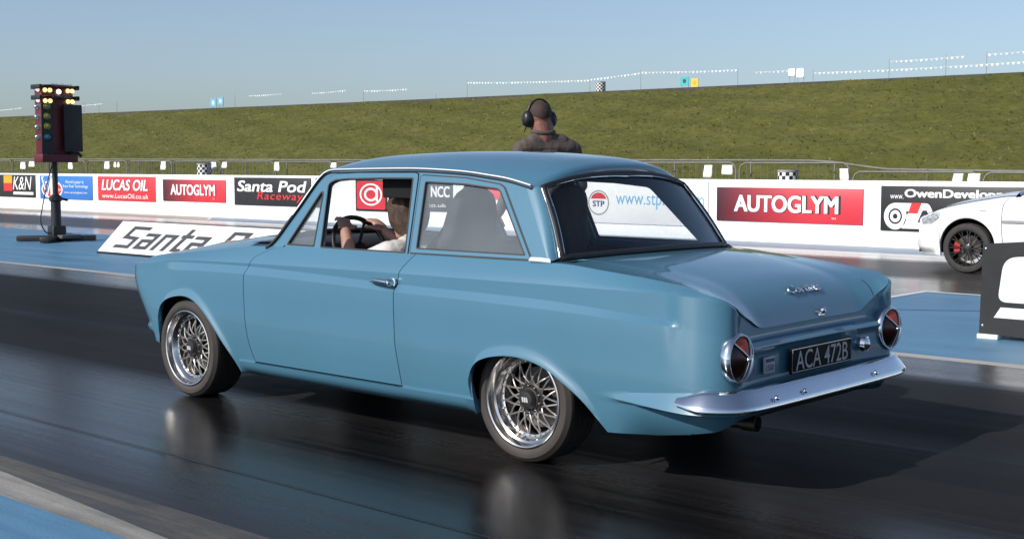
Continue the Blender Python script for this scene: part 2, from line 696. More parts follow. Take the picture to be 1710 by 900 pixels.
sheet('start_line', [(XA, -7.93), (XA, -7.84), (2.0, -7.84), (2.0, -6.8), (2.09, -6.8), (2.09, -7.93)], M_white_line, 0.004)
sheet('apron_line', [(23.9, -14.4), (23.75, -14.4), (22.05, -13.1), (22.2, -13.1)], M_white_line, 0.004)
sheet('joint', [(-1.2, 1.66), (30, 1.66), (30, 1.667), (-1.2, 1.668)], M_seam, 0.004)
sheet('joint', [(-3, -7.3), (0.9, -6.50), (1.45, -6.14), (2.0, -5.9), (2.0, -5.875), (1.45, -6.115), (0.9, -6.475), (-3, -7.275)], M_seam, 0.004)

# ------------------------------------------------------------ grass bank
zc = pchip([-60, 11.7, 33, 77.6, 160], [4.08, 4.11, 4.15, 4.33, 4.62])
prof_y = [-14.75, -16.8, -19, -24, -30, -34.5, -36.0, -38, -60]
prof_f = [0.05, 0.05, 0.10, 0.36, 0.70, 0.94, 1.0, 1.0, 0.85]
pf = pchip(prof_y[::-1], prof_f[::-1])


def bank_z(x, y):
    x = np.asarray(x, float)
    y = np.asarray(y, float)
    w = smooth(-16, -20, y) * smooth(-37, -34.5, y)
    bumps = 0.07 * np.sin(x * 0.9 + 1.7 * y) * np.sin(y * 1.3 + 0.4 * x) + 0.05 * np.sin(x * 2.3 - y * 1.9 + 1)
    return zc(x) * pf(y) + bumps * w + 0.012 * np.sin(x * 1.1) + 0.01 * np.sin(x * 0.37 + 2)


def grass_mat(name, cols):
    m = bpy.data.materials.new(name)
    m.use_nodes = True
    nt = m.node_tree
    b = nt.nodes['Principled BSDF']
    b.inputs['Roughness'].default_value = 0.85
    b.inputs['Specular IOR Level'].default_value = 0.2
    tc = _n(nt, 'ShaderNodeTexCoord')
    n1 = _n(nt, 'ShaderNodeTexNoise')
    n1.inputs['Scale'].default_value = 0.33
    n1.inputs['Detail'].default_value = 10
    n1.inputs['Roughness'].default_value = 0.66
    mp = _n(nt, 'ShaderNodeMapping')
    mp.inputs['Scale'].default_value = (0.6, 1.2, 1)
    nt.links.new(tc.outputs['Object'], mp.inputs[0])
    nt.links.new(mp.outputs[0], n1.inputs['Vector'])
    n2 = _n(nt, 'ShaderNodeTexNoise')
    n2.inputs['Scale'].default_value = 3.5
    n2.inputs['Detail'].default_value = 5
    nt.links.new(tc.outputs['Object'], n2.inputs['Vector'])
    mx = _n(nt, 'ShaderNodeMix', data_type='FLOAT')
    mx.inputs[0].default_value = 0.5
    nt.links.new(n1.outputs['Fac'], mx.inputs[2])
    nt.links.new(n2.outputs['Fac'], mx.inputs[3])
    rp = _n(nt, 'ShaderNodeValToRGB')
    e = rp.color_ramp.elements
    e[0].position, e[1].position = 0.34, 0.68
    e[0].color, e[1].color = (*cols[0], 1), (*cols[2], 1)
    k = e.new(0.5)
    k.color = (*cols[1], 1)
    nt.links.new(mx.outputs[0], rp.inputs[0])
    nt.links.new(rp.outputs[0], b.inputs['Base Color'])
    bp = _n(nt, 'ShaderNodeBump')
    bp.inputs['Strength'].default_value = 0.8
    bp.inputs['Distance'].default_value = 0.09
    nt.links.new(n2.outputs['Fac'], bp.inputs['Height'])
    nt.links.new(bp.outputs[0], b.inputs['Normal'])
    return m


M_turf = grass_mat('rough_turf', [(0.064, 0.068, 0.012), (0.090, 0.092, 0.019), (0.132, 0.125, 0.038)])
xs = np.concatenate([np.linspace(-20, 60, 240), np.linspace(60.6, 160, 120)])
ys = np.concatenate([np.linspace(-14.75, -37, 100), np.linspace(-39, -60, 6)])
mb = MB()
mb.grid([[(x, y, float(bank_z(x, y))) for y in ys] for x in xs], flip=True)
bank = mb.build('hill', M_turf, angle=180)
tag(bank, kind='structure')

# blades and clumps standing out of the bank
NB = 120000
bx_ = RNG.uniform(-2, 100, NB)
by_ = -16.5 - 20.0 * RNG.random(NB) ** 1.15
keep = (bx_ - 3.0) > (-(by_) - 17) * 0.25
bx_, by_ = bx_[keep], by_[keep]
clump = 0.5 + 0.5 * np.sin(bx_ * 1.9 + 2.2 * np.sin(by_ * 1.1)) * np.sin(by_ * 2.3 + 1.4 * np.sin(bx_ * 0.8))
hh = (0.02 + 0.045 * RNG.random(len(bx_)) ** 2) * (0.6 + 0.8 * clump)
ang = RNG.uniform(math.pi * 0.58, math.pi * 1.42, len(bx_))
wd = RNG.uniform(0.010, 0.030, len(bx_))
bz_ = bank_z(bx_, by_) - 0.02
lx, ly = RNG.normal(0, 0.06, len(bx_)), RNG.normal(0, 0.06, len(bx_))
V = np.empty((len(bx_) * 3, 3))
V[0::3] = np.stack([bx_ - wd * np.cos(ang), by_ - wd * np.sin(ang), bz_], -1)
V[1::3] = np.stack([bx_ + wd * np.cos(ang), by_ + wd * np.sin(ang), bz_], -1)
V[2::3] = np.stack([bx_ + lx, by_ + ly, bz_ + hh + 0.02], -1)
gm = bpy.data.meshes.new('grass')
gm.from_pydata(V.tolist(), [], np.arange(len(V)).reshape(-1, 3).tolist())
for nm, c in (('grass_green', (0.084, 0.090, 0.017)), ('grass_olive', (0.108, 0.106, 0.025)), ('grass_straw', (0.21, 0.19, 0.075))):
    gm.materials.append(mat(nm, c, 0.8, spec=0.2, var=0.3, vscale=0.8))
gm.polygons.foreach_set('material_index', RNG.choice(3, len(bx_), p=[0.55, 0.37, 0.08]).astype(np.int32))
gm.normals_split_custom_set_from_vertices(np.tile([0.0, 0.35, 0.937], (len(V), 1)).tolist())
go = bpy.data.objects.new('grass', gm)
link(go)
tag(go, kind='stuff')

# dark edging along the top of the bank
mb = MB()
pts = [(x, -35.7, float(zc(x)) + 0.03) for x in np.linspace(-20, 160, 120)]
P = []
for p in pts:
    P.append([(p[0], p[1], p[2] - 0.3), (p[0], p[1], p[2] + 0.02), (p[0], p[1] - 0.25, p[2] + 0.02), (p[0], p[1] - 0.25, p[2] - 0.3)])
mb.grid(P)
tag(mb.build('kerb', mat('dark_kerb', (0.055, 0.05, 0.05), 0.8, var=0.3), angle=30, recalc=True), kind='structure')

# ------------------------------------------------------------ barrier wall
WY = -14.44
M_wall = mat('white_wall_paint', (0.80, 0.81, 0.81), 0.55, col2=(0.74, 0.735, 0.72), vscale=1.1, stretch=(0.35, 1, 3), bump=0.2, bscale=25)
wall = MB()
P = []
secs = [(WY + 0.02, -0.02), (WY + 0.02, 0.16), (WY - 0.0, 0.20), (WY - 0.0, 1.035), (WY - 0.02, 1.055), (WY - 0.20, 1.055), (WY - 0.22, 1.035), (WY - 0.26, -0.02)]
for x in np.arange(-22, 125, 3.66):
    for dx in (0.008, 3.652):
        P.append([(x + dx, y, z) for y, z in secs])
wall.grid(P)
wall.add([P[0][i] for i in range(8)], [tuple(range(8))])
wall.add([P[-1][i] for i in range(8)], [tuple(range(8))[::-1]])
wo = wall.build('barrier_wall', M_wall, angle=30, recalc=True)
tag(wo, 'long white concrete barrier wall hung with sponsor boards along the far lane', 'wall')
mb = MB()
for x in np.arange(-22 + 3.66, 122, 3.66):
    mb.box((x, WY - 0.11, 0.52), (0.012, 0.20, 1.02))
mb.build('joint_filler', mat('grey_joint', (0.45, 0.45, 0.44), 0.8, var=0.2), wo, smooth=False)

# ------------------------------------------------------------ sponsor boards
M_black = mat('black_vinyl', (0.018, 0.018, 0.020), 0.45, var=0.2, vscale=3)
M_white = mat('white_vinyl', (0.80, 0.80, 0.79), 0.5, var=0.02, vscale=3)
M_red = mat('red_vinyl', (0.60, 0.035, 0.05), 0.45, var=0.06, vscale=2)
M_brightred = mat('bright_red_vinyl', (0.72, 0.03, 0.035), 0.45, var=0.05)
M_bluev = mat('blue_vinyl', (0.03, 0.17, 0.52), 0.45, var=0.06)
M_navy = mat('navy_vinyl', (0.03, 0.05, 0.16), 0.45, var=0.06)
M_sky = mat('sky_blue_vinyl', (0.17, 0.44, 0.66), 0.5, var=0.05)
M_orange = mat('orange_vinyl', (0.85, 0.36, 0.02), 0.45, var=0.05)
M_grey = mat('grey_vinyl', (0.28, 0.28, 0.29), 0.5, var=0.1)


def fade_mat(name, ca, cb, axis_len):
    """Printed fade from dark (photo left) to red: the board's own artwork."""
    m = bpy.data.materials.new(name)
    m.use_nodes = True
    nt = m.node_tree
    b = nt.nodes['Principled BSDF']
    b.inputs['Roughness'].default_value = 0.45
    tc = _n(nt, 'ShaderNodeTexCoord')
    sp = _n(nt, 'ShaderNodeSeparateXYZ')
    nt.links.new(tc.outputs['Object'], sp.inputs[0])
    mr = _n(nt, 'ShaderNodeMapRange')
    mr.inputs['From Min'].default_value = axis_len / 2
    mr.inputs['From Max'].default_value = -axis_len * 0.15
    nt.links.new(sp.outputs[0], mr.inputs['Value'])
    rp = _n(nt, 'ShaderNodeValToRGB')
    rp.color_ramp.elements[0].color = (*ca, 1)
    rp.color_ramp.elements[1].color = (*cb, 1)
    nt.links.new(mr.outputs[0], rp.inputs[0])
    nt.links.new(rp.outputs[0], b.inputs['Base Color'])
    return m


def board(x0, x1, z0, z1, m, label, y=WY + 0.012):
    """A printed board on the wall; x0 is its left end in the photo (larger x)."""
    mb = MB()
    mb.box(((x0 + x1) / 2, y, (z0 + z1) / 2), (abs(x0 - x1), 0.018, z1 - z0), bev=0.003)
    o = mb.build('sponsor_board', m, angle=30)
    return tag(o, label, 'sign', 'sponsor boards on the white wall')


def words(parent, s, xl, zl, w, h, m, y=WY + 0.0245, name='lettering', bold=0.0, **kw):
    """Lettering facing the track, from photo-left xl, baseline zl; bold lays shifted copies over each other."""
    mb = MB()
    bd = bold * h
    w -= 2 * bd
    k = 0
    for dx, dz in (((0, 0),) if bold == 0 else ((0, 0), (1, 0.5), (2, 0), (0, 1), (2, 1))):
        add_text(mb, s, lambda a, b: (xl - a - dx * bd, y + 0.0003 * k, zl + b + dz * bd), w, h - bd, nrm=(0, 1, 0), **kw)
        k += 1
    return mb.build(name, m, parent, smooth=False)


def shape(parent, loops, m, name, y=WY + 0.023):
    mb = MB()
    mb.poly(loops, lambda a, b: (a, y, b), ndir=(0, 1, 0))
    return mb.build(name, m, parent, smooth=False)


def circle(cx, cz, r_, n=40, rz=None):
    return [(cx + r_ * math.cos(2 * math.pi * k / n), cz + (rz or r_) * math.sin(2 * math.pi * k / n)) for k in range(n)]


def rect(x0, x1, z0, z1):
    return [(x0, z0), (x1, z0), (x1, z1), (x0, z1)]


# filter maker's black board, twice printed
b = board(36.4, 32.70, 0.34, 1.01, M_black, 'black board with white letters beside orange and red squares, left end of wall')
for xl in (36.15, 34.05):
    words(b, 'K&N', xl, 0.56, 1.15, 0.40, M_white, offset=0, shear=0.25)
    shape(b, [rect(xl - 0.02, xl + 0.02 - 1.25, 0.42, 0.50)], M_white, 'underline')
shape(b, [rect(34.62, 34.10, 0.76, 0.985)], M_orange, 'orange_square', WY + 0.0225)
shape(b, [rect(34.62, 34.10, 0.52, 0.76)], M_brightred, 'red_square', WY + 0.0225)
# fuel board
b = board(32.42, 29.50, 0.32, 0.99, M_bluev, 'blue board with white-ringed red badge behind the starting tree pole')
shape(b, [circle(31.72, 0.60, 0.60, 40, 0.27)], M_white, 'badge_ring', WY + 0.0225)
shape(b, [circle(31.72, 0.60, 0.54, 40, 0.225)], M_brightred, 'badge', WY + 0.0235)
words(b, 'V', 32.32, 0.40, 0.62, 0.56, M_white, y=WY + 0.0250, bold=0.045)
words(b, 'V', 32.25, 0.45, 0.48, 0.49, M_bluev, y=WY + 0.0265, offset=0)
words(b, 'P', 31.80, 0.36, 0.46, 0.58, M_white, y=WY + 0.0250, bold=0.045)
words(b, 'Racing', 31.45, 0.54, 0.36, 0.10, M_white, y=WY + 0.0268, shear=0.3)
words(b, 'World Leader In', 30.95, 0.78, 1.0, 0.085, M_white, offset=0)
words(b, 'Race Fuel Technology', 31.08, 0.64, 1.36, 0.10, M_white, offset=0)
words(b, 'www.vpracingfuels.com', 31.02, 0.48, 1.25, 0.07, M_white, offset=0)
# oil board
b = board(29.20, 26.35, 0.33, 0.99, M_red, 'red board reading LUCAS OIL with web address beneath')
words(b, 'LUCAS OIL', 28.98, 0.60, 2.30, 0.30, M_black, y=WY + 0.0225, bold=0.045, shear=0.22, name='letter_shadow')
words(b, 'LUCAS OIL', 29.00, 0.61, 2.30, 0.30, M_white, y=WY + 0.0250, bold=0.045, shear=0.22)
words(b, 'www.LucasOil.co.uk', 28.98, 0.40, 2.30, 0.125, M_white, offset=0, shear=0.1)
# polish board, small
M_fade = fade_mat('fading_red_print', (0.045, 0.012, 0.02), (0.62, 0.035, 0.055), 2.75)


def polish(x0, x1, z0, z1, label):
    b = board(x0, x1, z0, z1, M_fade, label)
    w, h = x0 - x1, z1 - z0
    words(b, 'AUTOGLYM', x0 - 0.125 * w, z0 + 0.265 * h, 0.735 * w, 0.54 * h, M_black, y=WY + 0.0225, bold=0.045, name='letter_outline')
    words(b, 'AUTOGLYM', x0 - 0.13 * w, z0 + 0.285 * h, 0.715 * w, 0.50 * h, M_white, y=WY + 0.0250, bold=0.045)
    words(b, 'TM', x0 - 0.80 * w, z0 + 0.13 * h, 0.03 * w, 0.05 * h, M_white, offset=0)


polish(25.99, 23.24, 0.37, 0.93, 'small dark-to-red AUTOGLYM board between LUCAS OIL and Santa Pod Raceway boards')
polish(8.84, 6.07, 0.34, 0.92, 'large dark-to-red AUTOGLYM board right of blue car rear window')
# track's own board
b = board(22.87, 19.93, 0.33, 1.0, M_black, 'black board reading Santa Pod Raceway in white and red, by the windscreen pillar')
words(b, 'Santa Pod', 22.75, 0.66, 2.68, 0.27, M_white, bold=0.045, shear=0.18)
words(b, 'Raceway', 21.95, 0.42, 1.75, 0.24, M_brightred, offset=0, shear=0.18, space=1.1)
b = board(19.75, 19.32, 0.33, 1.0, M_black, 'black board with white mark half hidden by windscreen pillar')
words(b, 'T', 19.70, 0.70, 0.34, 0.2, M_white, bold=0.045)
# red square with ringed letter
b = board(18.36, 17.34, 0.29, 0.98, M_black, 'red square board with white ringed d logo seen through driver window')
shape(b, [rounded(rect(18.32, 17.38, 0.33, 0.95), 0.06)], M_red, 'red_panel', WY + 0.0225)
cx, cz = 17.85, 0.655
shape(b, [circle(cx, cz, 0.37, 48, 0.245), circle(cx, cz, 0.315, 48, 0.208)], M_white, 'ring', WY + 0.0245)
shape(b, [circle(cx, cz, 0.225, 48, 0.150), circle(cx, cz, 0.155, 48, 0.102)], M_white, 'letter_bowl', WY + 0.0245)
shape(b, [rect(cx - 0.165, cx - 0.232, cz - 0.150, cz + 0.205)], M_white, 'letter_stem', WY + 0.0255)
# black board read through the rear side window
b = board(17.28, 15.33, 0.33, 0.985, M_black, 'black board reading NCC seen through rear side window')
words(b, 'NCC', 15.96, 0.63, 0.56, 0.23, M_white, bold=0.045)
words(b, 'www.ncc.co.uk', 17.1, 0.42, 1.6, 0.08, M_white, offset=0)
b = board(14.92, 12.40, 0.42, 0.94, M_red, 'plain red board with white foot strip seen past marshal arm')
shape(b, [rect(14.87, 12.45, 0.44, 0.60)], M_white, 'foot_strip')
words(b, 'www.racing.co.uk', 14.8, 0.48, 1.6, 0.07, M_grey, offset=0, y=WY + 0.026)
# painted white board with web address
b = board(12.0, 9.02, 0.22, 1.02, M_white, 'white board with round badge and blue web address seen through rear window')
shape(b, [circle(11.46, 0.60, 0.25, 40, 0.235)], M_grey, 'badge_rim', WY + 0.0225)
shape(b, [circle(11.46, 0.60, 0.222, 40, 0.208)], M_white, 'badge_face', WY + 0.0235)
shape(b, [[(11.46 + 0.20 * math.cos(t), 0.61 + 0.18 * math.sin(t)) for t in np.linspace(0.35, math.pi - 0.35, 20)]], M_red, 'badge_top', WY + 0.0245)
words(b, 'STP', 11.60, 0.525, 0.28, 0.11, M_navy, y=WY + 0.0255, bold=0.045)
words(b, 'www.stp.eu.com', 11.05, 0.50, 1.95, 0.27, M_sky, offset=0)
# turbo maker's board
b = board(5.76, 3.05, 0.27, 0.975, M_black, 'black board with white turbo logo behind white car bonnet')
words(b, 'www.', 5.60, 0.775, 0.22, 0.06, M_white, offset=0)
words(b, 'OwenDevelopments', 5.36, 0.760, 2.05, 0.17, M_white, bold=0.045)
shape(b, [circle(5.51, 0.50, 0.19, 40, 0.21), circle(5.51, 0.50, 0.115, 40, 0.125)], M_white, 'logo_volute')
shape(b, [circle(5.51, 0.50, 0.088, 40, 0.095), circle(5.51, 0.50, 0.04, 24, 0.042)], M_white, 'logo_wheel')
shape(b, [[(5.51, 0.71), (5.20, 0.71), (5.25, 0.58), (5.33, 0.58), (5.40, 0.62)]], M_white, 'logo_neck', WY + 0.0242)
shape(b, [[(5.24, 0.715), (5.08, 0.715), (5.14, 0.55), (5.30, 0.55)]], M_brightred, 'logo_slash', WY + 0.0252)
shape(b, [rounded([(5.08, 0.71), (4.96, 0.71), (4.86, 0.52), (4.98, 0.31), (5.40, 0.31), (5.30, 0.55), (5.14, 0.55)], [0, 0.12, 0.12, 0.1, 0, 0, 0]),
          [(5.06, 0.60), (4.99, 0.60), (4.95, 0.51), (5.01, 0.41), (5.14, 0.41)]], M_white, 'logo_letter')

# ------------------------------------------------------------ crowd barriers behind the wall
M_galv = mat('galvanised_steel', (0.22, 0.22, 0.20), 0.6, metal=0.4, var=0.15)
M_paper = mat('white_notice', (0.80, 0.80, 0.80), 0.6, var=0.03)
FY = -15.9
b0 = empty('crowd_barrier', (0, FY, 0), 'galvanised hoop-topped crowd barrier behind the white wall', 'barrier', 'crowd barriers behind the white wall')
L = 2.22
mb = MB()
fr = [(-L / 2, FY, 0.0), (-L / 2, FY, 0.98), (-L / 2 + 0.04, FY, 1.06), (-L / 2 + 0.12, FY, 1.10), (L / 2 - 0.12, FY, 1.10), (L / 2 - 0.04, FY, 1.06), (L / 2, FY, 0.98), (L / 2, FY, 0.0)]
mb.tube(fr, 0.016, 6)
mb.tube([(-L / 2, FY, 0.18), (L / 2, FY, 0.18)], 0.014, 6)
mb.build('frame', M_galv, b0)
mb = MB()
for k in range(1, 15):
    x = -L / 2 + L * k / 15
    mb.tube([(x, FY, 0.18), (x, FY, 1.09)], 0.0055, 4)
mb.build('bars', M_galv, b0)
for s in (-1, 1):
    mb = MB()
    mb.box((s * (L / 2 - 0.3), FY, 0.03), (0.06, 0.55, 0.04), bev=0.004)
    mb.build('foot', M_galv, b0)
xs_b = np.arange(-3.3, 48, 2.30)
labs = []
for i, x in enumerate(xs_b):
    top = float(np.interp(x, [5.0, 6.5, 7.6, 9.5, 11, 20, 37, 60], [1.205, 1.215, 1.36, 1.37, 1.375, 1.40, 1.47, 1.55]))
    dv = Vector((x, 0, top - 1.12))
    o = b0 if i == 0 else copy_tree(b0, dv)
    if i == 0:
        first = dv
        continue
    # tilt along the run where the ground falls away
    if 6.0 < x < 8.2:
        o.rotation_euler = (0, R(2.4), 0)
b0.location = Vector(b0.location) + first

# a plain post-and-rail fence just behind them
M_rail = mat('dull_grey_rail', (0.20, 0.20, 0.18), 0.7, metal=0.2, var=0.2)
fz = lambda x: float(np.interp(x, [3.0, 5.2, 6.6, 7.7, 9.5, 11, 20, 37, 60], [1.20, 1.215, 1.235, 1.385, 1.395, 1.40, 1.425, 1.50, 1.58]))
rf = empty('rail_fence', (20, -16.15, 0.2), 'continuous thin grey rail fence along the foot of the grass bank', 'fence')
mb = MB()
mb.tube([(x, -16.15, fz(x)) for x in np.arange(-2, 60, 0.5)], 0.017, 6)
mb.build('top_rail', M_rail, rf)
mb = MB()
mb.tube([(x, -16.15, fz(x) - 0.5) for x in np.arange(-2, 60, 0.5)], 0.012, 6)
mb.build('mid_rail', M_rail, rf)
for x in np.arange(-1.1, 59, 1.72):
    mb = MB()
    mb.tube([(x, -16.15, 0.1), (x, -16.15, fz(x) + 0.01)], 0.017, 6)
    mb.build('post', M_rail, rf)

# notices fixed to the barriers (photo pixel spans)
notes = [(34, 42, 271, 283), (48, 57, 270, 279), (114, 121, 272, 283), (174, 182, 270, 283), (190, 194, 271, 280), (196, 199, 271, 280),
         (268, 276, 270, 284), (352, 361, 271, 285), (370, 378, 271, 281), (458, 466, 271, 286), (552, 561, 272, 281),
         (1174, 1188, 276, 297), (1205, 1223, 276, 292), (1403, 1418, 282, 302), (1590, 1607, 290, 304), (1615, 1636, 290, 304)]
wh = ['leftmost of the wall notices, narrow white paper tied above black K and N letters board',
      'squarish white notice on barrier left of the starting tree', 'white notice on barrier just right of the starting tree column',
      'tall white notice on barrier above the left end of LUCAS OIL board', 'thin white slip, left one of a close pair above LUCAS OIL board',
      'thin white slip, right one of a close pair above LUCAS OIL board', 'lone narrow white notice above the gap right of LUCAS OIL board',
      'tall white notice just right of the checkered bin on the left', 'short white notice second right of the checkered bin on the left',
      'lone white notice on barrier above Santa Pod Raceway board', 'white notice at the front corner of the blue car roof',
      'tall white notice above white wall just right of blue car rear window', 'squarish white notice beside a tall one above large AUTOGLYM board left end',
      'lone tall white notice on barrier over the right end of large AUTOGLYM board', 'narrower white notice of the pair above the turbo board',
      'wider white notice of the pair above the turbo board, rightmost of all']
for (a, b_, c, d), lab in zip(notes, wh):
    p, q = at(a, d, FY + 0.035), at(b_, c, FY + 0.035)
    mb = MB()
    tilt = random.uniform(-0.03, 0.03)
    nn = 5
    Pg = [[(p.x + (q.x - p.x) * i / nn + tilt * (j / nn), FY + 0.034 + 0.008 * math.sin(3 * i / nn + j), p.z + (q.z - p.z) * j / nn) for j in range(nn + 1)] for i in range(nn + 1)]
    mb.grid(Pg)
    o = mb.build('paper_notice', M_paper)
    md = o.modifiers.new('thickness', 'SOLIDIFY')
    md.thickness = 0.004
    tag(o, lab, 'notice', 'white notices on the crowd barriers')


def checker_mat(name, sc):
    m = bpy.data.materials.new(name)
    m.use_nodes = True
    nt = m.node_tree
    b = nt.nodes['Principled BSDF']
    b.inputs['Roughness'].default_value = 0.5
    tc = _n(nt, 'ShaderNodeTexCoord')
    sp = _n(nt, 'ShaderNodeSeparateXYZ')
    nt.links.new(tc.outputs['Object'], sp.inputs[0])
    at2 = _n(nt, 'ShaderNodeMath', operation='ARCTAN2')
    nt.links.new(sp.outputs[1], at2.inputs[0])
    nt.links.new(sp.outputs[0], at2.inputs[1])
    ml = _n(nt, 'ShaderNodeMath', operation='MULTIPLY')
    ml.inputs[1].default_value = 0.18
    nt.links.new(at2.outputs[0], ml.inputs[0])
    cb = _n(nt, 'ShaderNodeCombineXYZ')
    cb.inputs[2].default_value = 0.013
    nt.links.new(ml.outputs[0], cb.inputs[0])
    nt.links.new(sp.outputs[2], cb.inputs[1])
    ck = _n(nt, 'ShaderNodeTexChecker')
    ck.inputs['Scale'].default_value = sc
    ck.inputs[1].default_value = (0.78, 0.78, 0.77, 1)
    ck.inputs[2].default_value = (0.015, 0.015, 0.016, 1)
    nt.links.new(cb.outputs[0], ck.inputs['Vector'])
    nt.links.new(ck.outputs['Color'], b.inputs['Base Color'])
    return m


M_chk = checker_mat('checkered_wrap', 15.0)
M_binlid = mat('bin_rim', (0.30, 0.30, 0.30), 0.5, var=0.2)


def bin_(px, py_top, Y, r_, h, lab):
    c = at(px, py_top, Y)
    z0 = c.z - h
    t = empty('litter_bin', (c.x, Y, z0), lab, 'bin', 'checkered litter bins')
    mb = MB()
    mb.lathe([(0.0, 0.0), (r_ * 0.94, 0.0), (r_, h * 0.05), (r_, h * 0.97), (r_ * 0.9, h * 0.97), (r_ * 0.9, h * 0.6), (0, h * 0.6)], (c.x, Y, z0), (0, 0, 1), 28)
    mb.build('drum', M_chk, t, angle=40)
    mb = MB()
    mb.lathe([(r_ * 0.9, h * 0.965), (r_ * 1.04, h * 0.965), (r_ * 1.04, h), (r_ * 0.9, h)], (c.x, Y, z0), (0, 0, 1), 28)
    mb.build('rim', M_binlid, t, angle=40)


bin_(341, 273, -15.55, 0.19, 0.85, 'black and white checkered bin above the small AUTOGLYM board')
bin_(1316, 284, -15.55, 0.18, 0.85, 'black and white checkered bin above the large AUTOGLYM board')
bin_(1003, 137, -36.6, 0.20, 0.62, 'checkered bin standing on top of the grass bank right of the marshal')

# ------------------------------------------------------------ top of the bank: posts, bunting, signs
M_post = mat('weathered_post', (0.30, 0.30, 0.29), 0.7, var=0.2)
M_rope = mat('white_rope', (0.72, 0.72, 0.72), 0.6, var=0.1)
CY = -36.9


def post(px, py_top, lab):
    p = at(px, py_top, CY)
    mb = MB()
    z0 = float(bank_z(p.x, CY))
    mb.tube([(p.x, CY, z0 - 0.1), (p.x, CY, p.z - 0.03), (p.x, CY, p.z + 0.03)], [0.012, 0.011, 0.008], 6)
    tag(mb.build('post', M_post), lab, 'post', 'thin posts along the top of the bank')


for px, py, lab in ((140, 172, 'thin post on bank top just right of the starting tree lamps'), (165, 176, 'shorter thin post on bank top right of the starting tree'),
                    (195, 170, 'thin post on bank top between starting tree and blue signs'), (392, 158, 'thin post on bank top just right of the blue signs'),
                    (607, 152, 'thin post at the start of a bunting line above the blue car bonnet'), (728, 158, 'short thin post on bank top left of the marshal'),
                    (780, 134, 'thin post at the left end of the long bunting line left of marshal'), (985, 132, 'thin post beside the checkered bin on the bank top'),
                    (1070, 119, 'thin post on bank top where bunting dips, left of turquoise sign'), (1232, 116, 'thin post on bank top midway between yellow and white signs'),
                    (1358, 118, 'thin post on bank top just right of the white signs'), (1485, 100, 'thin post on bank top at the left end of upper right bunting'),
                    (1580, 92, 'thin post on bank top near the upper right bunting end'), (1648, 88, 'rightmost thin post on the bank top')):
    post(px, py, lab)


def bunting(a, b, lab, n=None, sag=0.02, flag=0.055):
    p, q = at(*a, CY), at(*b, CY)
    L_ = (q - p).length
    n = n or max(4, int(L_ / 0.17))
    mb = MB()
    pts = []
    for i in range(n + 1):
        t = i / n
        pts.append(p.lerp(q, t) + Vector((0, 0, -sag * 4 * t * (1 - t) * L_ * 0.25)))
    mb.tube(pts, 0.006, 4)
    for i in range(n):
        c = (pts[i] + pts[i + 1]) / 2
        d = (pts[i + 1] - pts[i]).normalized()
        f = flag * random.uniform(0.8, 1.2)
        w = Vector((0, random.uniform(-0.02, 0.02), 0))
        v = [c - d * f * 0.7, c + d * f * 0.7, c + d * f * 0.5 + Vector((0, 0, -f)) + w, c - d * f * 0.5 + Vector((0, 0, -f)) + w]
        off = Vector((0, 0.004, 0))
        mb.add([x + off for x in v] + [x - off for x in v], [(0, 1, 2, 3), (7, 6, 5, 4), (0, 4, 5, 1), (2, 6, 7, 3), (1, 5, 6, 2), (0, 3, 7, 4)])
    tag(mb.build('bunting', M_rope, smooth=False), lab, 'bunting', 'white bunting lines along the bank top')


for a, b_, lab in (((-20, 186), (36, 180), 'short white bunting left of the starting tree lamps'), ((128, 177), (172, 173), 'short white bunting right of the starting tree lamps'),
                   ((415, 160), (470, 157), 'white bunting right of the two blue signs'), ((520, 156), (578, 151), 'white bunting above the blue car front roof corner'),
                   ((607, 152), (680, 149), 'white bunting ending above the blue car roof left of marshal'), ((780, 138), (985, 134), 'long white bunting line passing above the marshal head'),
                   ((985, 133), (1070, 122), 'white bunting rising right from the checkered bin'), ((1070, 121), (1232, 117), 'white bunting above the turquoise and yellow signs'),
                   ((1260, 121), (1318, 118), 'short white bunting left of the white signs'), ((1358, 122), (1715, 103), 'long lower white bunting at the right end of the bank'),
                   ((1485, 103), (1612, 94), 'upper white bunting above the right end of the bank'), ((1648, 91), (1715, 86), 'rightmost topmost short white bunting')):
    bunting(a, b_, lab)


def crest_sign(cx, cz, w, h, m, lab, glyph=None):
    p = at(cx, cz, CY + 0.05)
    sx = abs(at(cx - w / 2, cz, CY).x - at(cx + w / 2, cz, CY).x)
    sz = abs(at(cx, cz - h / 2, CY).z - at(cx, cz + h / 2, CY).z)
    t = empty('bank_sign', (p.x, CY, float(bank_z(p.x, CY))), lab, 'sign', 'small signs on the bank top')
    mb = MB()
    mb.poly([rounded([(p.x - sx / 2, p.z - sz / 2), (p.x + sx / 2, p.z - sz / 2), (p.x + sx / 2, p.z + sz / 2), (p.x - sx / 2, p.z + sz / 2)], sz * 0.12)],
            lambda a, b: (a, CY + 0.05, b), 0.02, (0, 1, 0))
    mb.build('panel', m, t, smooth=False)
    z0 = float(bank_z(p.x, CY))
    for s in (-0.4, 0.4):
        mb = MB()
        mb.tube([(p.x + s * sx, CY, z0 - 0.05), (p.x + s * sx, CY, p.z + sz * 0.5)], 0.012, 5)
        mb.build('leg', M_post, t)
    if glyph:
        mb = MB()
        mb.poly([circle(p.x, p.z, sx * 0.2, 16, sz * 0.25)], lambda a, b: (a, CY + 0.053, b), ndir=(0, 1, 0))
        mb.build('symbol', glyph, t, smooth=False)


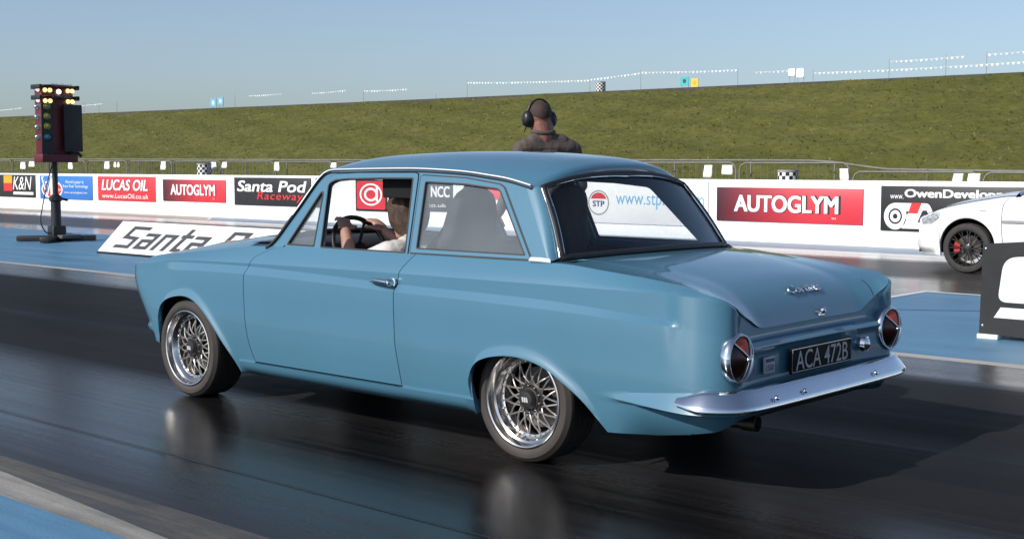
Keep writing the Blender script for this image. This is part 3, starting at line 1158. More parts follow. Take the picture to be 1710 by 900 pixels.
M_turq = mat('turquoise_sign', (0.05, 0.42, 0.42), 0.5, var=0.05)
M_yel = mat('yellow_sign', (0.75, 0.48, 0.05), 0.5, var=0.05)
M_cyan = mat('pale_blue_sign', (0.16, 0.42, 0.60), 0.5, var=0.05)
M_dk = mat('dark_symbol', (0.03, 0.06, 0.07), 0.5, var=0.05)
crest_sign(356, 172, 9, 13, M_cyan, 'left one of two small blue signs on the bank top', M_white)
crest_sign(368, 169, 9, 12, M_cyan, 'right one of two small blue signs on the bank top', M_white)
crest_sign(1143, 136, 14, 14, M_turq, 'turquoise sign on the bank top left of a yellow one', M_dk)
crest_sign(1160, 139, 12, 15, M_yel, 'yellow sign on the bank top right of a turquoise one', M_orange)
crest_sign(1322, 121, 11, 12, M_white, 'smaller white sign, left of a pair on the bank top')
crest_sign(1336, 122, 12, 15, M_white, 'larger white sign, right of a pair on the bank top')
# ------------------------------------------------------------ the blue saloon (x forward, y to its left, rear axle at x = 0)
def paint_mat(name, col, flake=0.05):
    m = bpy.data.materials.new(name)
    m.use_nodes = True
    nt = m.node_tree
    b = nt.nodes['Principled BSDF']
    b.inputs['Roughness'].default_value = 0.36
    b.inputs['Coat Weight'].default_value = 1.0
    b.inputs['Coat IOR'].default_value = 1.55
    b.inputs['Coat Roughness'].default_value = 0.03
    b.inputs['Specular IOR Level'].default_value = 0.35
    tc = _n(nt, 'ShaderNodeTexCoord')
    nz = _n(nt, 'ShaderNodeTexNoise')
    nz.inputs['Scale'].default_value = 1.4
    nz.inputs['Detail'].default_value = 7
    nt.links.new(tc.outputs['Object'], nz.inputs['Vector'])
    rp = _n(nt, 'ShaderNodeValToRGB')
    rp.color_ramp.elements[0].position = 0.3
    rp.color_ramp.elements[1].position = 0.7
    rp.color_ramp.elements[0].color = (*[c * (1 - flake) for c in col], 1)
    rp.color_ramp.elements[1].color = (*[c * (1 + flake) for c in col], 1)
    nt.links.new(nz.outputs['Fac'], rp.inputs[0])
    nt.links.new(rp.outputs[0], b.inputs['Base Color'])
    return m


M_paint = paint_mat('mid_blue_paint', (0.060, 0.165, 0.242))
M_chrome = mat('chrome', (0.70, 0.73, 0.76), 0.10, metal=1.0, var=0.04, vscale=6, bump=0.05, bscale=12, bdist=0.004)
M_satin = mat('satin_trim', (0.80, 0.80, 0.79), 0.4, metal=0.35, var=0.04)
M_bright = mat('bright_trim', (0.85, 0.85, 0.84), 0.42, metal=1.0, var=0.04)
M_rubber = mat('black_rubber', (0.012, 0.012, 0.013), 0.5, var=0.3, vscale=8)
M_under = mat('underseal', (0.008, 0.008, 0.009), 0.9, var=0.3)
M_trim = mat('black_trim', (0.022, 0.022, 0.025), 0.65, var=0.25, vscale=6)
M_head = mat('headlining', (0.06, 0.06, 0.065), 0.9, var=0.2)
M_seat = mat('dark_seat_cloth', (0.030, 0.031, 0.035), 0.8, var=0.25, vscale=12, bump=0.2, bscale=120)
M_gap = mat('shut_gap', (0.004, 0.004, 0.005), 1.0, var=0.2)

car = empty('blue_saloon_car', (0, 0, 0), 'mid blue two-door classic saloon with chrome rear bumper and mesh wheels on near lane', 'car')

# ---- plan path of the flank, front centre -> rear centre
pp = [(3.075, 0), (3.085, 0.25), (3.09, 0.48), (3.088, 0.63), (3.068, 0.705), (3.0, 0.742), (2.85, 0.754), (2.4, 0.768), (1.9, 0.778), (1.0, 0.782),
      (0.2, 0.782), (-0.4, 0.777), (-0.75, 0.768), (-0.88, 0.758), (-0.95, 0.745), (-1.005, 0.722), (-1.042, 0.685), (-1.058, 0.635), (-1.057, 0.575),
      (-1.048, 0.45), (-1.042, 0.25), (-1.04, 0)]
PA = np.array(spline(pp, 4000))
seg = np.linalg.norm(np.diff(PA, axis=0), axis=1)
PS = np.concatenate([[0], np.cumsum(seg)])
SLEN = PS[-1]
TA = np.gradient(PA, axis=0)
TA /= np.linalg.norm(TA, axis=1)[:, None]
NA = np.stack([-TA[:, 1], TA[:, 0]], -1)
NA *= np.where((NA[:, :1] * (PA[:, :1] - 1.0) + NA[:, 1:] * PA[:, 1:]) < 0, -1, 1)
i0 = int(np.argmax((PA[:, 0] < 3.03) & (PA[:, 1] > 0.5)))
i1 = int(np.argmax(PA[:, 0] < -1.03))


def s_of_x(x):
    return np.interp(-np.asarray(x, float), -PA[i0:i1, 0], PS[i0:i1])


def path(s):
    return np.array([np.interp(s, PS, PA[:, 0]), np.interp(s, PS, PA[:, 1])])


def pnorm(s):
    n = np.array([np.interp(s, PS, NA[:, 0]), np.interp(s, PS, NA[:, 1])])
    return n / np.linalg.norm(n)


def s_of_yr(y):      # rear end
    return np.interp(-np.asarray(y, float), -PA[i1:, 1], PS[i1:])


def s_of_yf(y):
    return np.interp(np.asarray(y, float), PA[:i0, 1], PS[:i0])


ztp = [(s_of_yf(0.0), 0.738), (s_of_yf(0.45), 0.728), (s_of_yf(0.65), 0.700), (s_of_yf(0.70), 0.708), (s_of_x(3.02), 0.730), (s_of_x(2.985), 0.752)] + \
      [(s_of_x(x), z) for x, z in ((2.926, 0.772), (2.62, 0.805), (2.33, 0.834), (2.05, 0.863), (1.84, 0.880), (1.66, 0.885), (1.0, 0.886), (0, 0.888),
                                   (-0.2, 0.888), (-0.43, 0.871), (-0.75, 0.840), (-0.92, 0.815))] + \
      [(s_of_yr(0.695), 0.782), (s_of_yr(0.66), 0.762), (s_of_yr(0.59), 0.730), (s_of_yr(0.50), 0.690), (s_of_yr(0.415), 0.654), (s_of_yr(0.38), 0.651), (s_of_yr(0.0), 0.652)]
ZT = pchip(*zip(*ztp))
ZS = pchip(*zip(*[(0, 0.70), (s_of_x(2.9), 0.735), (s_of_x(2.6), 0.768), (s_of_x(1.9), 0.786), (s_of_x(0.75), 0.797), (s_of_x(-0.25), 0.800),
                  (s_of_x(-0.7), 0.800), (s_of_x(-0.95), 0.792), (s_of_yr(0.69), 0.772), (s_of_yr(0.62), 0.72), (s_of_yr(0.5), 0.645), (SLEN, 0.642)]))
ZU = pchip(*zip(*[(0, 0.67), (s_of_x(2.6), 0.758), (s_of_x(1.9), 0.770), (s_of_x(0.68), 0.746), (s_of_x(-0.05), 0.738), (s_of_x(-0.65), 0.707),
                  (s_of_x(-0.85), 0.692), (s_of_yr(0.5), 0.630), (SLEN, 0.630)]))
ZL = pchip(*zip(*[(0, 0.64), (s_of_x(2.6), 0.716), (s_of_x(1.9), 0.729), (s_of_x(0.68), 0.711), (s_of_x(-0.05), 0.701), (s_of_x(-0.65), 0.682),
                  (s_of_x(-0.85), 0.675), (s_of_yr(0.5), 0.618), (SLEN, 0.618)]))
XSH = pchip([0.28, 0.325, 0.352, 0.372, 0.392, 0.44, 0.515, 0.60, 0.66, 0.72, 0.76, 0.82], [-0.225, -0.175, -0.118, -0.112, -0.132, -0.112, -0.068, -0.018, 0.0, 0.0, -0.02, -0.05])

# ---- columns: (s at top, s at bottom, z at bottom, kind)
cols = []
farch = spline([(2.775, 0.282), (2.752, 0.33), (2.745, 0.43), (2.704, 0.510), (2.612, 0.556), (2.464, 0.575), (2.35, 0.548), (2.239, 0.472), (2.132, 0.364), (2.060, 0.275), (2.003, 0.186)], 46)
rarch = spline([(0.250, 0.188), (0.262, 0.274), (0.254, 0.357), (0.204, 0.432), (0.096, 0.470), (-0.045, 0.480), (-0.181, 0.453), (-0.297, 0.393), (-0.394, 0.325), (-0.474, 0.232), (-0.495, 0.208)], 48)
sA = np.concatenate([np.linspace(0, s_of_x(2.96), 22), np.linspace(s_of_x(2.94), s_of_x(2.81), 8)])
for s in sA:
    cols.append((float(s), float(s), 0.285, 'A'))
for k, (x, z) in enumerate(farch):
    cols.append((float(s_of_x(2.795 + (1.975 - 2.795) * k / 45)), float(s_of_x(x)), z, 'B'))
KC0 = len(cols)
for k in range(1, 6):
    cols.append((k / 6, 0, 0.186, 'C0'))
IDF = len(cols)
for k in range(0, 54):
    cols.append((k / 54, 0, 0.184, 'C1'))
IDR = len(cols)
for k in range(0, 18):
    cols.append((k / 18, 0, 0.186, 'C2'))
for k, (x, z) in enumerate(rarch):
    cols.append((float(s_of_x(0.265 + (-0.505 - 0.265) * k / 47)), float(s_of_x(x)), z, 'D'))
for x in np.linspace(-0.52, -0.88, 20):
    cols.append((float(s_of_x(x)), float(s_of_x(x)), float(np.interp(-x, [0.495, 0.7, 0.9], [0.208, 0.214, 0.245])), 'E'))
for s in np.concatenate([np.linspace(s_of_x(-0.89), s_of_yr(0.60), 26), np.linspace(s_of_yr(0.585), SLEN, 30)]):
    cols.append((float(s), float(s), float(np.interp(s, [s_of_x(-0.9), s_of_x(-1.02), s_of_yr(0.6), SLEN], [0.247, 0.268, 0.305, 0.315])), 'F'))
DFx = pchip([0.18, 0.258, 0.369, 0.528, 0.688, 0.811, 0.871, 0.89], [1.80, 1.848, 1.892, 1.911, 1.909, 1.866, 1.745, 1.70])
DRx = pchip([0.18, 0.268, 0.362, 0.503, 0.702, 0.802, 0.889], [0.708, 0.713, 0.722, 0.737, 0.736, 0.720, 0.668])

NR1, NR2, NR3, NR4, NR5 = 7, 5, 7, 44, 8
NROW = NR1 + NR2 + NR3 + NR4 + NR5 + 1
KROW = NR1 + NR2 + NR3 + NR4          # door bottom row


def col_rows(s, zb, kind):
    zt = float(ZT(s))
    zs = min(float(ZS(s)), zt - 0.012)
    zu = min(float(ZU(s)), zs - 0.010)
    zl = min(float(ZL(s)), zu - 0.008)
    zk = max(0.263, zb + 0.035)
    zk = min(zk, zl - 0.05)
    z = list(np.linspace(zt, zs, NR1 + 1)) + list(np.linspace(zs, zu, NR2 + 1)[1:]) + list(np.linspace(zu, zl, NR3 + 1)[1:])
    if kind in ('E', 'F'):
        # rows follow the spear above the bumper
        xx = float(path(s)[0])
        up = float(np.interp(-xx, [0.44, 0.9, 1.05], [0.373, 0.420, 0.424]))
        lo = float(np.interp(-xx, [0.44, 0.9, 1.05], [0.364, 0.343, 0.343]))
        z += list(np.linspace(zl, up, 33)[1:]) + list(np.linspace(up, lo, 4)[1:]) + [lo - 0.015] + list(np.linspace(lo - 0.015, zk, NR4 - 35)[1:])
    else:
        z += list(np.linspace(zl, zk, NR4 + 1)[1:])
    low = list(np.linspace(zk, zb, NR5 + 1)[1:])
    if kind[0] == 'C':
        low[0] = zk - 0.003
    z += low
    return z, zt, zs, zu, zl, zk


def d_off(s, z, x, y, zt, zs, zu, zl, zk, zb, kind):
    rear = float(smooth(0.68, 0.56, y)) if x < 0 else 0.0        # flat tail panel
    front = float(smooth(0.70, 0.55, y)) if x > 2 else 0.0
    side = (1 - rear) * (1 - front)
    d = 0.0
    h = min(1, max(0, (z - zs) / (zt - zs)))
    d -= (0.060 - 0.044 * float(smooth(-0.86, -1.0, x))) * side * h ** 1.25
    af = float(smooth(2.72, 2.40, x) * smooth(-0.860, -0.800, x)) * side
    led = 0.013
    if z > zu:
        g = min(1, max(0, (zs - z) / (zs - zu)))
        d += af * (-led - 0.002 * g)
    elif z > zl:
        g = (zu - z) / (zu - zl)
        d += af * (-led - 0.002 + (led + 0.010) * g)
    else:
        q = (zl - z) / (zl - 0.26)
        d += af * 0.008 * (1 - float(smooth(0.0, 0.45, q)))
        d += side * (0.004 * math.sin(min(1, q * 1.2) * math.pi) - 0.024 * max(0, q) ** 4.0)
    if kind[0] == 'C' and z < zk - 0.001:
        t = (zk - z) / max(1e-6, zk - zb)
        d += 0.017 - 0.045 * t ** 3.2
    if kind in ('E', 'F') and z < 0.35:
        d -= (0.045 * side * float(smooth(-0.50, -0.72, x)) + 0.10 * rear) * ((0.35 - z) / 0.12) ** 1.6
    if kind in ('D', 'E', 'F') and x < -0.42:
        # spear running back into the bumper
        a = float(smooth(-0.44, -0.95, x)) * (1 - 0.85 * rear)
        up = float(np.interp(-x, [0.44, 0.9, 1.05], [0.373, 0.420, 0.424]))
        lo = float(np.interp(-x, [0.44, 0.9, 1.05], [0.364, 0.343, 0.343]))
        if z > lo:
            if z < up:
                g = (up - z) / (up - lo)
                d += a * 0.052 * g
        else:
            d += a * 0.052 * float(smooth(lo - 0.015, lo, z))
    if rear > 0:
        d += rear * (-0.034 * float(smooth(0.580, 0.622, z)) - 0.004)
        d += rear * 0.012 * math.exp(-((z - 0.588) / 0.020) ** 2)
    return d, rear, front


def shell():
    P = np.zeros((len(cols), NROW + 1, 3))
    sC = (s_of_x(1.985), s_of_x(0.262))
    for i, (a, b_, zb, kind) in enumerate(cols):
        if kind == 'C0':
            guess = float(s_of_x(1.985 + (1.88 - 1.985) * a))
        elif kind == 'C1':
            guess = float(s_of_x(1.88 + (0.73 - 1.88) * a))
        elif kind == 'C2':
            guess = float(s_of_x(0.72 + (0.262 - 0.72) * a))
        else:
            guess = a
        rows, zt, zs, zu, zl, zk = col_rows(guess, zb, kind)
        for j, z in enumerate(rows):
            lam = max(0, (zt - z) / (zt - zb))
            if kind == 'C0':
                x = (1.972 + 0.018 * lam) * (1 - a) + float(DFx(z)) * a
            elif kind == 'C1':
                x = float(DFx(z)) * (1 - a) + float(DRx(z)) * a
            elif kind == 'C2':
                x = float(DRx(z)) * (1 - a) + (0.268 - 0.012 * lam) * a
            else:
                x = None
            s = float(s_of_x(x)) if x is not None else a + (b_ - a) * lam ** 1.3
            p = path(s)
            n = pnorm(s)
            d, rear, front = d_off(s, z, p[0], p[1], zt, zs, zu, zl, zk, zb, kind)
            if kind in ('B', 'D'):
                pe = path(b_)
                e = math.hypot(p[0] - pe[0], z - zb)
                d += 0.014 * math.exp(-(e / 0.030) ** 2) * float(smooth(0.22, 0.36, zb))
            q = p + n * d
            w = float(smooth(2.80, 3.01, p[0])) if kind == 'A' else 0.0
            P[i, j] = (q[0] + w * float(XSH(z)), q[1], z)
        # rolled-under lip along the bottom
        lip = P[i, NROW - 1].copy()
        lip[:2] -= pnorm(b_ if kind in 'ABDEF' else float(s_of_x(lip[0]))) * (0.03 if kind in ('B', 'D') else 0.05)
        lip[2] += 0.012 if kind in ('B', 'D') else 0.004
        P[i, NROW] = lip
    P[0, :, 1] = 0
    P[-1, :, 1] = 0
    return P


SH = shell()


def fold(P, edges, g, depth, toward=None):
    """Panel grid with its border pulled back by g and folded in by depth: leaves a dark shut line."""
    P = np.array(P, float)
    nu, nv = P.shape[:2]
    du, dv = np.gradient(P, axis=0), np.gradient(P, axis=1)
    N = np.cross(du, dv)
    N /= np.maximum(1e-9, np.linalg.norm(N, axis=2))[:, :, None]
    if toward is not None:
        s = np.sign(np.einsum('ijk,k->ij', N, np.array(toward, float)))
        N *= np.where(s == 0, 1, s)[:, :, None]
    Q = P.copy()

    def pull(idx, inn):
        v = P[inn] - P[idx]
        l = np.maximum(1e-9, np.linalg.norm(v, axis=-1))[..., None]
        Q[idx] = Q[idx] + v / l * np.minimum(g, l * 0.7)
    if 'u0' in edges: pull((0, slice(None)), (1, slice(None)))
    if 'u1' in edges: pull((nu - 1, slice(None)), (nu - 2, slice(None)))
    if 'v0' in edges: pull((slice(None), 0), (slice(None), 1))
    if 'v1' in edges: pull((slice(None), nv - 1), (slice(None), nv - 2))
    rows = [list(r) for r in Q]
    D = Q - N * depth
    mb = MB()
    mb.grid(rows)
    strips = []
    if 'u0' in edges: strips.append(([list(Q[0]), list(D[0])]))
    if 'u1' in edges: strips.append(([list(D[-1]), list(Q[-1])]))
    if 'v0' in edges: strips.append([[Q[i, 0], D[i, 0]] for i in range(nu)][::1])
    if 'v1' in edges: strips.append([[D[i, -1], Q[i, -1]] for i in range(nu)])
    for s in strips:
        mb.grid(s)
    return mb


GAP = 0.0046
door_rows = KROW + 1
nearN = (0, 1, 0)
doorP = SH[IDF:IDR + 1, :door_rows]
bod = MB()


def merge(mb, other):
    mb.add(other.v, other.f)


# body flank: everything but the door, cut along its shut lines
merge(bod, fold(SH[:IDF + 1, :], (), 0, 0))
merge(bod, fold(SH[IDR:, :], (), 0, 0))
merge(bod, fold(SH[IDF:IDR + 1, KROW + 1:], (), 0, 0))
# flanges lining the shut lines
lip_d = np.array([0, -0.03, 0])
for strip in (SH[IDF, :KROW + 1], SH[IDR, :KROW + 1]):
    bod.grid([list(strip), list(strip + lip_d)])
bod.grid([list(SH[IDF:IDR + 1, KROW + 1]), list(SH[IDF:IDR + 1, KROW + 1] + lip_d)])
# belt flange
top = SH[:, 0].copy()
fl = top + np.array([0, -0.035, -0.002])
bod.grid([list(top[IDF - 3:IDR + 60]), list(fl[IDF - 3:IDR + 60])])

# ---- side of the cabin (a leaning plane)
GY, GZ, GK = 0.700, 0.885, 0.38


def side(x, z, off=0.0):
    return Vector((x, GY - GK * (z - GZ) + off, z + off * GK))


SN = Vector((0, 1, GK)).normalized()
door_open = [(1.70, 0.868), (1.657, 0.893), (1.603, 1.011), (1.564, 1.088), (1.526, 1.167), (1.488, 1.223), (1.454, 1.247), (1.410, 1.260), (1.237, 1.267), (0.824, 1.269),
             (0.800, 1.263), (0.793, 1.235), (0.725, 0.868)]
quarter_open = [(0.711, 0.889), (0.774, 1.250), (0.764, 1.256), (0.476, 1.244), (0.250, 1.217), (0.218, 1.203), (-0.042, 0.893)]
outline = [(0.10, 1.213), (0.205, 1.238), (0.479, 1.268), (0.828, 1.282), (1.065, 1.281), (1.324, 1.277), (1.446, 1.273), (1.499, 1.257), (1.542, 1.212), (1.582, 1.150),
           (1.628, 1.077), (1.676, 1.008), (1.729, 0.929), (1.770, 0.885), (1.79, 0.862), (-0.165, 0.862), (-0.140, 0.885)]
bod.poly([outline, door_open, quarter_open[::1]], lambda a, b: side(a, b), 0.02, SN)


# ---- bonnet, roof, boot deck
def cross_grid(curves, nv, pw=2.4, xq=2.0):
    """Grid across the car: each entry is (edge point, centre point); half section is raised by a power curve."""
    P = []
    for e, c in curves:
        row = []
        for k in range(nv + 1):
            v = k / nv * 2 - 1
            a = abs(v)
            x = e[0] + (c[0] - e[0]) * (1 - a ** xq)
            z = e[2] + (c[2] - e[2]) * (1 - a ** pw)
            row.append((x, v * e[1], z))
        P.append(row)
    return np.array(P)


# roof
ed = spline([(1.452, 0.557, 1.277), (1.40, 0.556, 1.279), (1.324, 0.556, 1.281), (1.065, 0.554, 1.286), (0.828, 0.553, 1.287), (0.479, 0.558, 1.272), (0.205, 0.569, 1.242), (0.085, 0.578, 1.216), (0.058, 0.573, 1.211), (0.034, 0.556, 1.206)], 60)
ce = spline([(1.615, 0, 1.318), (1.56, 0, 1.336), (1.35, 0, 1.358), (1.15, 0, 1.368), (0.80, 0, 1.375), (0.45, 0, 1.368), (0.15, 0, 1.345), (0.035, 0, 1.322), (-0.004, 0, 1.300), (-0.006, 0, 1.266)], 60)
roofP = cross_grid(list(zip(ed, ce)), 44, 2.9)
bod.grid([list(r) for r in roofP], flip=True)
# roof edge drops to the gutter
bod.grid([list(roofP[:, -1]), [p - np.array([0, -0.003, 0.014]) for p in roofP[:, -1]]])

# rear window edges
TW = lambda v: np.array([0.028 + (-0.004 - 0.028) * (1 - abs(v) ** 2.2), 0.545 * v, 1.206 + (1.262 - 1.206) * (1 - abs(v) ** 2.6)])
BW = lambda v: np.array([-0.160 + (-0.262 + 0.160) * (1 - abs(v) ** 2.0), 0.640 * v, 0.906 + (0.922 - 0.906) * (1 - v * v)])
# C pillar, rounded from flank to rear window
P = []
for k in range(17):
    t = k / 16
    c0 = np.array(side(0.10 + (-0.140 - 0.10) * t, 1.213 + (0.885 - 1.213) * t))
    c2 = TW(1) * (1 - t) + BW(1) * t + np.array([-0.012 * math.sin(math.pi * t), 0, 0])
    c1 = np.array([c2[0] + 0.006, c0[1] - 0.006, (c0[2] + c2[2]) / 2 + 0.002])
    P.append([(1 - q) ** 2 * c0 + 2 * q * (1 - q) * c1 + q * q * c2 for q in np.linspace(0, 1, 11)])
bod.grid(P)
# A pillar and windscreen edges
TF = lambda v: np.array([1.490 + (1.622 - 1.490) * (1 - v * v), 0.528 * v, 1.250 + (1.322 - 1.250) * (1 - abs(v) ** 2.6)])
BF = lambda v: np.array([1.800 + (2.060 - 1.800) * (1 - v * v), 0.662 * v, 0.884 + (0.926 - 0.884) * (1 - v * v)])
ap = [(1.499, 1.257), (1.542, 1.212), (1.582, 1.150), (1.628, 1.077), (1.676, 1.008), (1.729, 0.929), (1.770, 0.885)]
P = []
for k, (x, z) in enumerate(ap):
    t = k / 6
    c0 = np.array(side(x, z))
    c2 = TF(1) * (1 - t) + BF(1) * t
    c1 = (c0 + c2) / 2 + np.array([0.012, 0.006, 0.006])
    P.append([(1 - q) ** 2 * c0 + 2 * q * (1 - q) * c1 + q * q * c2 for q in np.linspace(0, 1, 6)])
bod.grid(P[::-1])
# roof front corner patch
bod.add([side(1.446, 1.273), side(1.499, 1.257), TF(1), roofP[0, -1]], [(0, 1, 2, 3)])

# ---- boot deck, from rear window base to the tail lip
fl_top = SH[:, 0]
iC = int(np.argmin([abs(p[0] + 0.165) + (p[1] < 0.6) for p in fl_top]))
iT = int(np.argmin([abs(c[0] - s_of_yr(0.695)) for c in cols]))
edge = fl_top[iC:iT + 1]                       # fin top, front to tip
lipc = fl_top[iT:]                             # tail lip, tip to centre
vn = lipc[:, 1] / lipc[0, 1]                    # columns share the tail-lip vertices
VS = np.concatenate([-vn, vn[::-1][1:]])
VS[len(vn) - 1] = 0.0
NV = len(VS) - 1
gz_c = pchip([0, .2, .4, .6, .75, .86, .93, .97, 1.0], [1, .965, .895, .79, .68, .53, .36, .20, 0])
es = np.concatenate([[0], np.cumsum(np.linalg.norm(np.diff(edge, axis=0), axis=1))])
es /= es[-1]
us = es                                        # rows share the fin-top vertices
NU = len(us)
deck = np.zeros((NU, NV + 1, 3))
for k in range(NV + 1):
    v = float(VS[k])
    a = abs(v)
    F = BW(min(1, a * 1.10)) + np.array([-0.012, 0, -0.012])
    yF = edge[0][1] * a
    F = np.array([F[0] if a < 0.9 else F[0] * (1 - (a - 0.9) / 0.1) + edge[0][0] * (a - 0.9) / 0.1, yF, F[2] * (1 - a ** 8) + edge[0][2] * a ** 8])
    yL = lipc[0][1] * a
    L_ = np.array([np.interp(yL, lipc[::-1, 1], lipc[::-1, 0]), yL, np.interp(yL, lipc[::-1, 1], lipc[::-1, 2])])
    L_[0] -= 0.012 * (1 - a ** 6)              # lip stands proud of the tail panel
    for i, u in enumerate(us):
        E = np.array([np.interp(u, es, edge[:, c]) for c in range(3)])
        gx = u + 0.02 * math.sin(math.pi * u)
        x = F[0] + (L_[0] - F[0]) * gx
        g = float(gz_c(u))
        zc_ = L_[2] + (F[2] - L_[2]) * g
        ge = (E[2] - edge[-1][2]) / (edge[0][2] - edge[-1][2])
        w = a ** 5
        ze = L_[2] + (F[2] - L_[2]) * ge
        y = F[1] + (E[1] / edge[0][1] * yF - F[1])
        x += (E[0] - (edge[0][0] + (edge[-1][0] - edge[0][0]) * gx)) * a ** 10
        deck[i, k] = (x, math.copysign(y, v), zc_ * (1 - w) + ze * w)
LV0 = int(np.argmin(np.abs(VS + 0.80)))
LV1 = NV - LV0
LU0 = 3
bod.grid([list(r) for r in deck[:, :LV0 + 1]], flip=True)
bod.grid([list(r) for r in deck[:, LV1:]], flip=True)
bod.grid([list(r) for r in deck[:LU0 + 1, LV0:LV1 + 1]], flip=True)
dn = np.array([0, 0, -0.03])
bod.grid([list(deck[:-9, LV0]), list(deck[:-9, LV0] + dn)])
bod.grid([list(deck[:-9, LV1]), list(deck[:-9, LV1] + dn)])
bod.grid([list(deck[LU0, LV0:LV1 + 1]), list(deck[LU0, LV0:LV1 + 1] + dn)])
# underside of the tail lip back to the panel
lip0 = deck[-1]
lip1 = np.array([[p[0] + 0.05, p[1] * 0.985, p[2] + 0.004] for p in lip0])
bod.grid([list(lip0), list(lip1)])
lid = fold(deck[LU0:, LV0:LV1 + 1], ('u0', 'v0', 'v1'), GAP, 0.02, (0, 0, 1))

# ---- bonnet
iB = int(np.argmin([abs(p[0] - 1.80) + (p[1] < 0.6) for p in fl_top]))
iN = int(np.argmin([abs(p[0] - 2.955) + (p[1] < 0.6) for p in fl_top[:40]]))
edge_b = fl_top[iN:iB + 1][::-1].copy()
ebs = np.concatenate([[0], np.cumsum(np.linalg.norm(np.diff(edge_b, axis=0), axis=1))])
ebs /= ebs[-1]
NBU = len(edge_b)
bon = np.zeros((NBU, 41, 3))
for k in range(41):
    v = k / 40 * 2 - 1
    a = abs(v)
    for i in range(NBU):
        u = float(ebs[i])
        E = edge_b[i]
        xc = 2.05 + (3.0 - 2.05) * u
        zcn = float(np.interp(u, [0, .3, .6, .85, 1], [0.920, 0.905, 0.87, 0.82, 0.738]))
        x = E[0] + (xc - E[0]) * (1 - a ** 2.2)
        z = E[2] + (zcn - E[2]) * (1 - a ** 3)
        bon[i, k] = (x, E[1] * v, z)
BL, BR = 4, 36
bod.grid([list(r) for r in bon[:, :BL + 1]])
bod.grid([list(r) for r in bon[:, BR:]])
bonnet = fold(bon[2:, BL:BR + 1], ('u0', 'v0', 'v1'), GAP, 0.02, (0, 0, 1))
bod.grid([list(r) for r in bon[:3, BL:BR + 1]])
bod.grid([list(bon[:, BL]), list(bon[:, BL] + dn)])
bod.grid([list(bon[:, BR]), list(bon[:, BR] + dn)])

# nose panel between the bonnet's front edge and the front wing tops
nose_r = fl_top[:iN + 1][::-1]
bon_f = bon[-1, 20:][::-1]
nn = 30
tq = np.linspace(0, 1, nn)
ra = np.array([[np.interp(t, np.linspace(0, 1, len(nose_r)), nose_r[:, c]) for c in range(3)] for t in tq])
yb_ = np.interp(ra[:, 1], bon_f[::-1, 1], np.arange(len(bon_f))[::-1])
rb = np.array([[np.interp(q_, np.arange(len(bon_f)), bon_f[:, c]) for c in range(3)] for q_ in yb_])
bod.grid([list(ra), list((ra + rb) / 2 + np.array([0.012, 0, 0.002])), list(rb)])
# mirror only the flank pieces: rebuild list, far side = mirrored near side
V0 = len(bod.v)


def far(mb):
    k = len(mb.v)
    mb.v += [(p[0], -p[1], p[2]) for p in mb.v[:k]]
    mb.f += [tuple(k + i for i in q[::-1]) for q in mb.f[:]]
    mb.mi += mb.mi[:]
    return mb


far(bod)
body = bod.build('body', M_paint, car, angle=23, merge=0.0004, recalc=False)
lid.build('boot_lid', M_paint, car, angle=38)
bonnet.build('bonnet', M_paint, car, angle=38)


def both(fn):
    """Run a part builder for the near flank and mirrored for the far one."""
    for sgn in (1, -1):
        fn(sgn)


def flip_y(mb, sgn):
    if sgn < 0:
        mb.v = [(p[0], -p[1], p[2]) for p in mb.v]
        mb.f = [q[::-1] for q in mb.f]
    return mb


M_pane = glass_mat('clear_pane', (0.88, 0.90, 0.90), dust_veil=0.03)
M_qpane = glass_mat('veiled_side_pane', (0.97, 0.98, 0.98), dust_veil=0.11, dust_veil_col=(0.42, 0.46, 0.48))  # grey film colour paints in a veil of reflected sky along with dust
M_rpane = glass_mat('rear_pane', (0.97, 0.98, 0.985), dust_veil=0.008)
frame_out = [(1.653, 0.872), (1.653, 0.893), (1.599, 1.011), (1.56, 1.086), (1.522, 1.164), (1.484, 1.220), (1.451, 1.243), (1.409, 1.256), (1.237, 1.263), (0.824, 1.265),
             (0.804, 1.259), (0.797, 1.235), (0.731, 0.872)]
vent = rounded([(1.641, 0.889), (1.637, 0.905), (1.490, 1.162), (1.473, 1.172), (1.461, 1.156), (1.420, 0.889)], 0.008, 3)
win = rounded([(1.372, 0.886), (1.446, 1.199), (1.437, 1.215), (1.399, 1.230), (1.317, 1.236), (1.05, 1.242), (0.828, 1.243), (0.745, 0.886)], 0.010, 3)


def ring(mb, loop, width, off, thick):
    """Flat seal round a cabin-side loop."""
    inn = inset(loop, width)
    n = len(loop)
    A = [side(*p, off) for p in loop]
    B = [side(*p, off) for p in inn]
    A2 = [side(*p, off - thick) for p in loop]
    B2 = [side(*p, off - thick) for p in inn]
    mb.grid([[A2[i], A[i], B[i], B2[i]] for i in range(n)], close_u=True)


